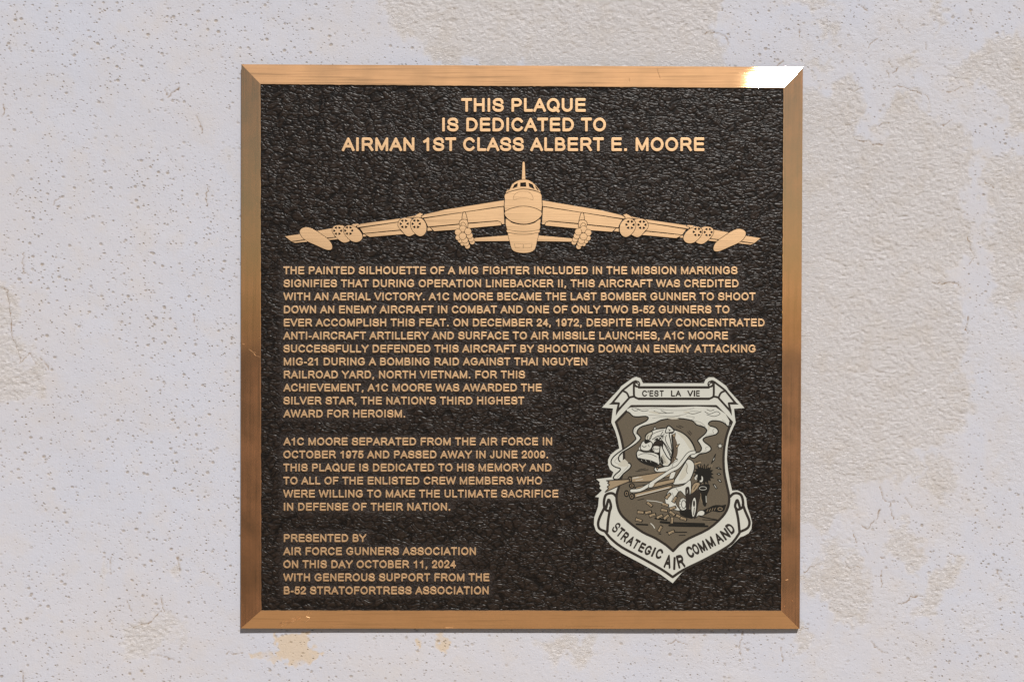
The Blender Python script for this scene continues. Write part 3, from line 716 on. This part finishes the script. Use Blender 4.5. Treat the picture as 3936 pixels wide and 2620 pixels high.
# ribbons
for mrr in (False, True):
    X = (lambda p: [((2430-x), y) for x, y in p]) if mrr else (lambda p: p)
    fill('ribbon_outline', 'B', X(ell(695,205,46,50)), 0, E2); fill('ribbon_outline', 'C', X(ell(692,212,24,10,12,38)), 0, E2); fill('ribbon_outline', 'C', X(ell(712,190,16,5,12,38)), 0, E2)
    line('ribbon_outline', 'B', X([(680,162),(635,180),(490,292)]), 30, sm=2, E=E2, k=3.681)
    line('ribbon_outline', 'B', X([(490,292),(345,470),(438,476),(412,590),(590,392),(655,378)]), 30, sm=0, E=E2, k=3.681)
    fill('ribbon_outline', 'B', X([(345,455),(292,494),(420,494)]), 0, E2); fill('ribbon_outline', 'B', X([(400,560),(393,655),(440,575)]), 0, E2)
    line('ribbon_outline', 'B', X([(490,300),(550,330),(583,400)]), 28, E=E2, k=3.681)
    line('ribbon_outline', 'B', X([(650,200),(650,350),(668,392),(720,412)]), 30, sm=2, E=E2, k=3.681)
line('ribbon_outline', 'B', [(720,251),(1710,251)], 36, sm=0, E=E2, k=3.681); line('ribbon_outline', 'B', [(715,412),(1715,412)], 36, sm=0, E=E2, k=3.681)
for p in ([(240,910),(222,890),(198,885),(168,895),(155,925),(152,965),(160,1000),(190,1012),(202,985),(198,955),(184,932),(168,990)], [(155,990),(125,1050),(110,1100),(120,1140),(160,1158)], [(198,985),(182,1080),(176,1160)],
          [(160,1158),(200,1208),(280,1272),(420,1348),(560,1428),(645,1486)], [(645,1486),(720,1436),(860,1368),(1000,1292),(1075,1238),(1125,1168)],
          [(1058,910),(1078,890),(1108,885),(1138,902),(1150,950),(1146,985),(1112,1003),(1094,985),(1096,958),(1110,935),(1128,990)], [(1148,965),(1168,1020),(1196,1090),(1182,1135),(1132,1160)], [(1098,990),(1115,1070),(1125,1168)]):
    line('ribbon_outline', 'B', p, 19)
CUR[0] = 200
def put(ch, E, cx_, cy_, wd_, ht, ang=0, st=200, slant=0, mat='B'):
    vo, tr, x0, x1 = glyph(ch, st)
    c, s = math.cos(rad(ang)), math.sin(rad(ang)); y0 = 46-st/2; y1 = 670+st/2
    polys = []
    for p in G[ch][1]:
        for q in stroke(p, st, cap='square'):
            o = []
            for x, y in q:
                a = ((x-(x0+x1)/2)/(x1-x0))*wd_ + slant*(y-358)/(y1-y0)*ht; b = -((y-358)/(y1-y0))*ht
                o.append(e_uv(E((cx_+a*c-b*s, cy_+a*s+b*c))))
            polys.append(ccw(o))
    CUR[0] += 1; LAY.append((('ribbon_letter', mat, CUR[0]), polys)); CUR[0] = 0 if ang == 999 else CUR[0]
for ch, x_, w_ in (('C',800,68),('’',851,18),('E',898,55),('S',968,62),('T',1043,56),('L',1203,56),('A',1278,78),('V',1447,82),('I',1507,22),('E',1556,50)):
    put(ch, E2, x_, 337, w_*1.05, 90, 0, 178)
for ch, x_, y_, w_, h_, a_ in (('S',388,522,62,135,38),('T',447,588,62,125,38),('R',511,650,66,125,36),('A',588,702,72,125,33),('T',662,750,62,125,30),('E',742,796,60,125,27),('G',826,834,72,125,26),
      ('I',900,858,24,125,24),('C',978,882,76,130,22),('A',1098,985,96,172,10),('I',1186,1014,26,160,2),('R',1272,985,84,165,-14),
      ('C',1400,858,76,150,-24),('O',1478,818,70,140,-26),('M',1572,782,96,140,-27),('M',1682,725,96,140,-29),('A',1793,668,80,140,-30),('N',1884,612,80,140,-34),('D',1956,535,72,140,-38)):
    put(ch, E7, x_, y_, w_*(1.02 if (w_ > 84) else 1.2), h_*1.12, a_, 150 if ch == 'S' else 195)

vo, reg = regions(LAY, 1.0)
vo = [Vector((v.x, v.y)) for v in vo]
objs = {}
for (nm, mt, inst), tris in reg.items():
    objs.setdefault((nm, inst), []).append((mt, tris))
# the plate itself: side walls from the outline, plus its own cream faces
emblem = None
pv, pr = regions([('p', [ccw([e_uv(E1(q)) for q in PLATE])])], 1.0); pv = [Vector((v.x, v.y)) for v in pv]
tmp = MB(); raise_region(tmp, pv, pr['p'], lambda a, b, z: (a*TK, b*TK), [(EW, 0, None), (FIELD-0.0005, 8, 'C')], 'C')
nt_ = len(pr['p'])
mb = MB(); mb.v = tmp.v; mb.mats = tmp.mats; mb.f = tmp.f[nt_:]; mb.m = tmp.m[nt_:]
def put_faces(mb, items):
    for mt, tris in items:
        used = {}
        for t in tris:
            for i in t: used.setdefault(i, len(used))
        order = sorted(used, key=used.get)
        mb.add([(vo[i].x*TK, vo[i].y*TK, EW) for i in order], [tuple(used[i] for i in t) for t in tris], mt)
put_faces(mb, objs.pop(('emblem', 0)))
emblem = mb.build('shield_emblem', plaque)
emblem['label'] = 'cream and brown printed shield emblem with a cartoon bulldog, ribbons above and below'
for (nm, inst), items in objs.items():
    mb = MB(); put_faces(mb, items); mb.build(nm, emblem)

# ------------------------------------------------------------------ scuffs and scratches on the border
def bead(pts, wd_, w_of, mat='bronze_face', hgt=0.00025, parent=None, mb=None):
    mb = mb or MB()
    for (x0, y0), (x1, y1) in zip(pts[:-1], pts[1:]):
        L = math.hypot(x1-x0, y1-y0) or 1; nx, ny = -(y1-y0)/L*wd_/2, (x1-x0)/L*wd_/2
        w0, w1 = w_of(x0, y0), w_of(x1, y1)
        a = [(*plane_pt(x0-nx, y0-ny, w0), w0-0.0001), (*plane_pt(x0, y0, w0), w0+hgt), (*plane_pt(x0+nx, y0+ny, w0), w0-0.0001),
             (*plane_pt(x1-nx, y1-ny, w1), w1-0.0001), (*plane_pt(x1, y1, w1), w1+hgt), (*plane_pt(x1+nx, y1+ny, w1), w1-0.0001)]
        mb.add(a, [(0,3,4,1), (1,4,5,2)], mat)
    return mb
wb = lambda x, y: max(0, min(1, (2414.5-y)/70))*RIDGE
mb = MB(); r2 = np.random.RandomState(11)
bead([(1188,2348),(1182,2360),(1176,2368),(1190,2372),(1186,2380),(1168,2391)], 3, wb, mb=mb); bead([(1196,2348),(1194,2356)], 2, wb, mb=mb)
for k in range(42):
    x = 1072+r2.rand()*75; y = 2403-(x-1072)*0.32-r2.rand()*14+r2.rand()*8; L = 3+r2.rand()*9
    if y < 2412: bead([(x, y), (x+L, y-L*(0.2+r2.rand()*.6))], 1.6+r2.rand()*1.6, wb, mb=mb)
for k in range(9): bead([(1712+k*3.4+r2.rand(), 2411), (1714+k*3.4+r2.rand()*2, 2411.3)], 2.2, wb, mb=mb)
sc_ = mb.build('scuff_mark', rail_objs[2]); sc_['kind'] = 'stuff'
def rail_w(k):
    f = [lambda x, y: (y-252)/80, lambda x, y: (3080-x)/73, None, lambda x, y: (x-926)/77][k]
    return lambda x, y: max(0, min(1, f(x, y)))*RIDGE
for k, lines_ in ((0, [[(1095,286),(1080,298),(1068,312)], [(1345,302),(1375,296),(1392,296)], [(1466,268),(1490,276),(1505,280)], [(1440,300),(1480,312)], [(1405,250),(1408,252)], [(2526,262),(2530,278),(2538,300)], [(2276,315),(2284,328)], [(2418,300),(2420,312)]]),
                  (3, [[(932,1320),(940,1323)], [(956,1341),(972,1352),(982,1366),(1000,1371)], [(972,1352),(986,1356)], [(994,1298),(1000,1299)], [(985,780),(988,790)]]),
                  (1, [[(3020,2228),(3030,2226)], [(3044,2304),(3048,2310)], [(3018,2325),(3016,2332)], [(3076,620),(3080,640)]])):
    mb = MB()
    for l_ in lines_: bead(l_, 1.7, rail_w(k), mb=mb, hgt=0.00012)
    q_ = mb.build('scratch', rail_objs[k]); q_['kind'] = 'stuff'

# ------------------------------------------------------------------ the wall
ROUGH = [  # rough, torn patches of the render coat, outlines in survey pixels
 [(1480,-200),(2900,-200),(2760,60),(2740,150),(2830,300),(2500,300),(1700,260),(1600,180),(1480,60)],
 [(2880,-60),(3010,-60),(3060,30),(3200,30),(3200,-60)], [(3110,80),(3200,90),(3210,150),(3150,160)], [(3100,240),(3190,230),(3190,280),(3120,290)],
 [(3000,340),(3120,320),(3180,360),(3250,300),(3320,350),(3345,430),(3260,500),(3380,560),(3380,480),(3440,400),(3430,335),(3560,370),(3570,420),(3620,480),(3690,450),(3750,500),(3760,600),(3700,700),(3740,880),(3745,1000),(3650,1080),(3700,1150),(3690,1240),(3725,1290),(3680,1420),(3740,1500),(3680,1640),(3640,1720),(3540,1740),(3540,1830),(3400,1850),(3280,1870),(3260,1960),(3150,2040),(3000,1960),(2900,1500),(2900,600)],
 [(3480,190),(3530,220),(3520,280),(3470,270)], [(3590,-20),(3650,10),(3640,110),(3590,110)],
 [(3700,240),(3800,160),(4100,160),(4100,560),(3880,520),(3850,400),(3680,300),(3650,250)], [(3790,600),(4100,560),(4100,1120),(3860,1200),(3790,1180),(3830,1060),(3790,900)],
 [(3560,1750),(3660,1740),(3700,1820),(3670,1900),(3690,1930),(3600,1950),(3570,1870)], [(3100,2190),(3180,2060),(3250,2070),(3320,2190),(3330,2260),(3290,2400),(3200,2400),(3160,2300),(3080,2270)],
 [(3400,2040),(3480,2000),(3540,2060),(3550,2150),(3450,2180)], [(3620,2150),(3690,2150),(3680,2280),(3560,2360),(3460,2330),(3560,2280)], [(3060,2410),(3110,2420),(3100,2500),(3040,2500)],
 [(-200,1080),(30,1110),(55,1300),(80,1390),(115,1355),(185,1410),(165,1520),(60,1550),(-200,1550)], [(500,2410),(580,2395),(625,2340),(660,2360),(690,2420),(600,2490),(570,2520),(470,2510),(480,2450)],
 [(410,2150),(425,2140),(430,2210),(395,2230)], [(665,2180),(690,2140),(700,2200),(655,2210)], [(2060,2440),(2280,2430),(2300,2520),(2100,2560)], [(1470,40),(1600,30),(1620,90),(1500,90)],
]
STAIN = [[(1040,2428),(1180,2428),(1195,2470),(1240,2520),(1200,2560),(1110,2550),(1080,2500),(1060,2460)], [(950,2500),(1060,2490),(1100,2520),(1040,2540),(960,2530)],
 [(1666,2445),(1694,2440),(1718,2470),(1712,2500),(1685,2505),(1672,2490),(1678,2465)], [(1600,2472),(1615,2470),(1616,2500),(1600,2500)]]
CRACKS = [[(636,336),(644,365)],[(644,375),(665,355),(689,340)],[(755,445),(770,480),(777,512)],[(800,720),(790,755),(797,790)],[(50,757),(62,740),(78,722)],[(205,787),(215,770),(237,757)],[(14,400),(16,430),(10,450)],
 [(90,970),(88,1010),(92,1050),(112,1060)],[(743,1205),(745,1240)],[(0,1105),(30,1118),(35,1180),(50,1300),(70,1345),(80,1395),(113,1355),(150,1405)],[(155,1375),(180,1400),(188,1420)],
 [(490,2308),(503,2348)],[(618,2290),(622,2320),(632,2350)],[(590,2513),(620,2518),(665,2535)],[(424,2140),(426,2205)],[(683,2140),(693,2190)],[(868,2518),(880,2508),(900,2512),(935,2508)],[(495,2412),(570,2398),(620,2345)],[(85,2575),(95,2620)],
 [(2856,2425),(2844,2475),(2844,2503),(2856,2538)],[(3352,2461),(3366,2486),(3402,2509)],[(3293,-5),(3298,20),(3326,34),(3332,56)],[(3338,188),(3343,171),(3371,149)],[(3416,227),(3422,250),(3431,261)],[(3411,269),(3417,300)],[(3433,283),(3452,258)],
 [(3559,165),(3558,191)],[(3453,79),(3465,107)],[(3638,355),(3666,348),(3699,332)],[(3072,112),(3072,146)],[(3262,345),(3284,349),(3312,339)],[(3425,334),(3458,331),(3486,342),(3520,351),(3565,367),(3571,393)],
 [(3380,488),(3391,474),(3419,472)],[(3615,482),(3632,480),(3660,460)],[(3276,527),(3307,544),(3340,543),(3355,558),(3391,555)],[(3784,693),(3789,708),(3823,719)],[(3722,908),(3728,947),(3747,981),(3728,1020)],
 [(3587,1088),(3683,1088),(3691,1104)],[(3725,1214),(3711,1267),(3722,1281)],[(3383,1866),(3391,1903),(3400,1925),(3419,1928),(3433,1998)],[(3380,1959),(3369,1998),(3349,2009),(3335,2029),(3310,2021)],[(3284,2054),(3291,2088)],
 [(3318,2105),(3338,2127)],[(3383,2144),(3402,2138)],[(3385,2189),(3390,2256)],[(3251,2180),(3284,2178),(3327,2180)],[(3453,2318),(3481,2313),(3503,2293),(3548,2290)],[(3088,2200),(3116,2178),(3155,2164)],[(3481,1908),(3503,1948)],
 [(3655,2129),(3694,2141)],[(2986,256),(3000,245),(3013,233)],[(3078,2417),(3090,2412),(3105,2414)],[(2700,130),(2740,125),(2790,140),(2800,170)],[(3830,2190),(3850,2230)],[(2570,2470),(2600,2460),(2640,2475)],[(3000,2490),(3010,2540)],[(1070,2200),(1072,2206)]]
def axis(lo, hi, f0, f1, st, coarse):
    a = list(np.arange(f0, f1, st)); x = f0; s = st
    left = []
    while x > lo: s = min(s*1.25, coarse); x -= s; left.append(x)
    x = a[-1]; s = st; right = []
    while x < hi: s = min(s*1.25, coarse); x += s; right.append(x)
    return np.array(left[::-1]+a+right)
us = axis(-2.2, 2.2, -0.60, 0.60, 0.0011, 0.03); vs = axis(-PLAQUE_H, 1.6, -0.41, 0.41, 0.0011, 0.03)
vs[0] = -PLAQUE_H - 0.02
U, V = np.meshgrid(us, vs)
WW = -RIM
# wall point -> survey pixel (pinhole), vectorised
q = np.stack([U, -V, np.full_like(U, -WW)], -1) - C_PL; qc = q @ R_CAM.T
PX = CX + F_PX*qc[..., 0]/qc[..., 2]; PY = CY + F_PX*qc[..., 1]/qc[..., 2]
wx = (lattice(U+9, V+9, 60, 21)-.5)*60 + (lattice(U+9, V+9, 200, 22)-.5)*36; wy = (lattice(U+9, V+9, 60, 23)-.5)*60 + (lattice(U+9, V+9, 200, 24)-.5)*36
def poly_mask(P, X, Y, soft):
    x0, x1 = min(p[0] for p in P)-80, max(p[0] for p in P)+80; y0, y1 = min(p[1] for p in P)-80, max(p[1] for p in P)+80
    sel = (X > x0) & (X < x1) & (Y > y0) & (Y < y1)
    out = np.zeros_like(X)
    if not sel.any(): return out
    x = X[sel]; y = Y[sel]; ins = np.zeros(len(x), bool); dm = np.full(len(x), 1e9)
    for i in range(len(P)):
        (ax_, ay), (bx, by) = P[i], P[(i+1) % len(P)]
        c = ((ay > y) != (by > y)); xi = (bx-ax_)*(y-ay)/((by-ay) if by != ay else 1e-9)+ax_
        ins ^= c & (x < xi)
        t = np.clip(((x-ax_)*(bx-ax_)+(y-ay)*(by-ay))/((bx-ax_)**2+(by-ay)**2+1e-9), 0, 1)
        dm = np.minimum(dm, np.hypot(x-ax_-t*(bx-ax_), y-ay-t*(by-ay)))
    sd_ = np.where(ins, dm, -dm)
    out[sel] = np.clip(0.5+sd_/(2*soft), 0, 1)
    return out
rough = np.zeros_like(U)
for P in ROUGH: rough = np.maximum(rough, poly_mask(P, PX+wx*1.2, PY+wy*1.2, 30))
outside = np.clip((np.maximum(np.abs(U)-0.60, np.abs(V)-0.40))/0.03, 0, 1)
far = (lattice(U+9, V+9, 5, 31) > 0.55)*1.0
rough = np.clip(rough*1.6-0.3 + (lattice(U+9, V+9, 120, 25)-.5)*0.5*np.clip(rough*8,0,1), 0, 1)
base_r = np.clip((PX-1200)/2600, 0, 1)*0.30*np.clip(lattice(U+9, V+9, 30, 26)*2.2-0.5, 0, 1) + 0.04
rough = np.maximum(rough*0.9, base_r)
rough = rough*(1-outside) + far*outside
stain = np.zeros_like(U); jx0 = (lattice(U+9, V+9, 260, 43)-.5)*22; jy0 = (lattice(U+9, V+9, 260, 44)-.5)*22
for P in STAIN: stain = np.maximum(stain, poly_mask(P, PX+wx*.6+jx0, PY+wy*.6+jy0, 3))
crack = np.zeros_like(U)
jx = (lattice(U+9, V+9, 330, 41)-.5)*9; jy = (lattice(U+9, V+9, 330, 42)-.5)*9
for P in CRACKS:
    x0, x1 = min(p[0] for p in P)-20, max(p[0] for p in P)+20; y0, y1 = min(p[1] for p in P)-20, max(p[1] for p in P)+20
    sel = (PX > x0) & (PX < x1) & (PY > y0) & (PY < y1)
    x = (PX+jx)[sel]; y = (PY+jy)[sel]; dm = np.full(len(x), 1e9)
    for (ax_, ay), (bx, by) in zip(P[:-1], P[1:]):
        t = np.clip(((x-ax_)*(bx-ax_)+(y-ay)*(by-ay))/((bx-ax_)**2+(by-ay)**2+1e-9), 0, 1)
        dm = np.minimum(dm, np.hypot(x-ax_-t*(bx-ax_), y-ay-t*(by-ay)))
    crack[sel] = np.maximum(crack[sel], np.exp(-(dm/2.5)**2))
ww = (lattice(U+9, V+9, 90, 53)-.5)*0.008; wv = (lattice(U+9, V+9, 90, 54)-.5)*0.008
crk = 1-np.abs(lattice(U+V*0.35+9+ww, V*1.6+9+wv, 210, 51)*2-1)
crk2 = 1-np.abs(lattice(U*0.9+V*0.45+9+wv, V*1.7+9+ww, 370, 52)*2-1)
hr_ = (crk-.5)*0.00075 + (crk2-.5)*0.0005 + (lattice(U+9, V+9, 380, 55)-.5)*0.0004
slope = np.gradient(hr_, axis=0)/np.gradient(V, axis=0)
dirt = np.clip((slope-0.10)/0.25, 0, 1)*np.clip(0.75-hr_/0.0008, 0, 1)*rough  # shade of the crinkle valleys, painted tan on faces turned down
H = (lattice(U+9, V+9, 6, 61)-.5)*0.0022 + (lattice(U+9, V+9, 19, 62)-.5)*0.0010 + (lattice(U+9+V*.5, V+9, 60, 63)-.5)*0.00025
H -= 0.00012*rough
H += rough*hr_
H -= crack*0.0004
H -= stain*0.0002
plq = np.clip((np.maximum(np.abs(U)-0.302, np.abs(V)-0.302))/0.004, 0, 1)
near = np.clip((np.maximum(np.abs(U)-0.302, np.abs(V)-0.302))/0.05, 0, 1)
H = H*(0.25+0.75*near) - (1-plq)*0.0012
Ww = -RIM + H

def wall_mat():
    m, nt, b = new_mat('cracked_off_white_stucco')
    at_r = N(nt, 'ShaderNodeAttribute', attribute_name='rough').outputs['Fac']
    at_s = N(nt, 'ShaderNodeAttribute', attribute_name='stain').outputs['Fac']
    at_c = N(nt, 'ShaderNodeAttribute', attribute_name='crack').outputs['Fac']
    at_shade = N(nt, 'ShaderNodeAttribute', attribute_name='dirt').outputs['Fac']
    tc = nt.nodes.new('ShaderNodeTexCoord').outputs['Object']
    smoothm = math_n(nt, 'SUBTRACT', 1.0, at_r)
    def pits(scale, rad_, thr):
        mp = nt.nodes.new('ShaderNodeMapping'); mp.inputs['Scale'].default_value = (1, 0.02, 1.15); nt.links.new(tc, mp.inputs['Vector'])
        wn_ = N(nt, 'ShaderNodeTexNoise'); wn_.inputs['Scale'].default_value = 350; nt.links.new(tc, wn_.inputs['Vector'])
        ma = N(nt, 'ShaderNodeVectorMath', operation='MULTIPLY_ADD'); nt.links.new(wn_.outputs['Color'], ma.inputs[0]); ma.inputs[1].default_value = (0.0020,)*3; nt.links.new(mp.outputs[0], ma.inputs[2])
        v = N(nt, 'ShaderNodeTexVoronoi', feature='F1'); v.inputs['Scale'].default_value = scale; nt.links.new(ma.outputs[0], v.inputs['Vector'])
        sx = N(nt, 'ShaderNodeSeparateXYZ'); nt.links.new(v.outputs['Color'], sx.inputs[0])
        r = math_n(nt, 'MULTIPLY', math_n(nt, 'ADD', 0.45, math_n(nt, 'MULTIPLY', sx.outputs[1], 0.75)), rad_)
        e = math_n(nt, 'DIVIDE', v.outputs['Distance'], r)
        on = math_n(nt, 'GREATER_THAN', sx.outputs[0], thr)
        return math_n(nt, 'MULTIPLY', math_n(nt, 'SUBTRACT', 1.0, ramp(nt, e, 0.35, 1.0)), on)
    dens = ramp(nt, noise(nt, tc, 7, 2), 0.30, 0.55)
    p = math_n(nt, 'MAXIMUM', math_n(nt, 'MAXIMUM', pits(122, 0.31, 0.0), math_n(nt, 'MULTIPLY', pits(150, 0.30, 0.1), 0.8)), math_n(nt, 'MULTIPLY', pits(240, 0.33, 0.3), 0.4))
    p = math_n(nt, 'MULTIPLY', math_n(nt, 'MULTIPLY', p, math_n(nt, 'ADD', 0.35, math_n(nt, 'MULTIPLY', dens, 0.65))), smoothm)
    # trowel streaks, fine sand, crumbly relief
    mp = nt.nodes.new('ShaderNodeMapping'); mp.inputs['Rotation'].default_value = (0, rad(-28), 0); mp.inputs['Scale'].default_value = (260, 1, 50); nt.links.new(tc, mp.inputs['Vector'])
    streak = noise(nt, mp.outputs[0], 1, 3, 0.6)
    sand = noise(nt, tc, 520, 4, 0.65)
    lump = noise(nt, tc, 190, 3, 0.6, 0.4)
    mp2 = nt.nodes.new('ShaderNodeMapping'); mp2.inputs['Rotation'].default_value = (0, rad(18), 0); mp2.inputs['Scale'].default_value = (1, 1, 1.9); nt.links.new(tc, mp2.inputs['Vector'])
    cr = noise(nt, mp2.outputs[0], 240, 4, 0.62, 1.2)
    ridge = math_n(nt, 'SUBTRACT', 1.0, math_n(nt, 'ABSOLUTE', math_n(nt, 'MULTIPLY', math_n(nt, 'SUBTRACT', cr, 0.5), 8.0), clamp=True))
    h = math_n(nt, 'MULTIPLY', p, -1.0)
    h = math_n(nt, 'ADD', h, math_n(nt, 'MULTIPLY', streak, 0.26))
    h = math_n(nt, 'ADD', h, math_n(nt, 'MULTIPLY', sand, 0.34))
    h = math_n(nt, 'ADD', h, math_n(nt, 'MULTIPLY', lump, 0.30))
    h = math_n(nt, 'SUBTRACT', h, math_n(nt, 'MULTIPLY', math_n(nt, 'MULTIPLY', ridge, at_r), 0.55))
    nt.links.new(bump(nt, h, 0.0009, 0.8), b.inputs['Normal'])
    big = noise(nt, tc, 4.5, 3, 0.6)
    paint = mixc(nt, ramp(nt, big, 0.3, 0.7), (0.445, 0.455, 0.515), (0.462, 0.452, 0.482))
    dirt = ramp(nt, cr, 0.40, 0.58)
    shade_dirt_m = math_n(nt, 'MAXIMUM', math_n(nt, 'MULTIPLY', math_n(nt, 'MULTIPLY', ridge, at_r), 0.16), math_n(nt, 'MULTIPLY', at_shade, 0.5))
    shade_dirt_m = math_n(nt, 'MAXIMUM', shade_dirt_m, math_n(nt, "MULTIPLY", p, 0.62))
    shade_dirt_m = math_n(nt, 'MAXIMUM', shade_dirt_m, math_n(nt, 'MULTIPLY', at_c, math_n(nt, 'MULTIPLY', ramp(nt, sand, 0.35, 0.65), 0.9)))
    soil = noise(nt, tc, 30, 4, 0.6)
    paint = mixc(nt, at_r, paint, (0.575, 0.550, 0.550))
    c = mixc(nt, math_n(nt, 'MULTIPLY', ramp(nt, soil, 0.45, 0.7), math_n(nt, 'ADD', 0.22, math_n(nt, 'MULTIPLY', at_r, 0.12))), paint, (0.49, 0.43, 0.37))
    c = mixc(nt, math_n(nt, 'MULTIPLY', at_s, math_n(nt, 'MULTIPLY', ramp(nt, soil, 0.25, 0.5), 0.8)), c, (0.50, 0.395, 0.28))
    c = mixc(nt, shade_dirt_m, c, (0.25, 0.18, 0.10))  # one tan for painted crinkle shade and for dirt in pits and cracks
    c = mixc(nt, math_n(nt, 'MULTIPLY', ramp(nt, at_c, 0.45, 1.0), 0.5), c, (0.17, 0.09, 0.035))
    nt.links.new(c, b.inputs['Base Color'])
    b.inputs['Roughness'].default_value = 0.75; b.inputs['Specular IOR Level'].default_value = 0.25
    return m
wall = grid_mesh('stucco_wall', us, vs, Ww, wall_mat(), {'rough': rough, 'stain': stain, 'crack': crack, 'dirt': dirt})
tag(wall, 'off-white painted stucco wall, pitted and cracked with torn rough patches, behind the bronze plaque', 'wall')

# ------------------------------------------------------------------ ground in front of the wall (unseen; bright strip, dark rest added to light wall and metal)
def ground_mat():
    m, nt, b = new_mat('bounce_strip_concrete')
    tc = nt.nodes.new('ShaderNodeTexCoord').outputs['Object']
    n = noise(nt, tc, 3, 5, 0.6)
    nt.links.new(mixc(nt, n, (0.36, 0.26, 0.16), (0.46, 0.35, 0.22)), b.inputs['Base Color'])
    b.inputs['Roughness'].default_value = 0.9
    return m
def dark_ground_mat():
    m, nt, b = new_mat('dark_reflection_ground')
    tc = nt.nodes.new('ShaderNodeTexCoord').outputs['Object']; n = noise(nt, tc, 2, 5, 0.6)
    nt.links.new(mixc(nt, n, (0.018, 0.012, 0.009), (0.035, 0.022, 0.016)), b.inputs['Base Color']); b.inputs['Roughness'].default_value = 0.9
    return m
for nm, y0, y1, z, mt in (('ground', -150, 0.02, -0.004, dark_ground_mat()), ('bright_bounce_strip', -2.1, 0.02, 0.0, ground_mat())):
    me = bpy.data.meshes.new(nm); me.from_pydata([(-70,y0,z),(70,y0,z),(70,y1,z),(-70,y1,z)], [], [(0,1,2,3)]); me.materials.append(mt)
    g = bpy.data.objects.new(nm, me); COL.objects.link(g); g['kind'] = 'structure'
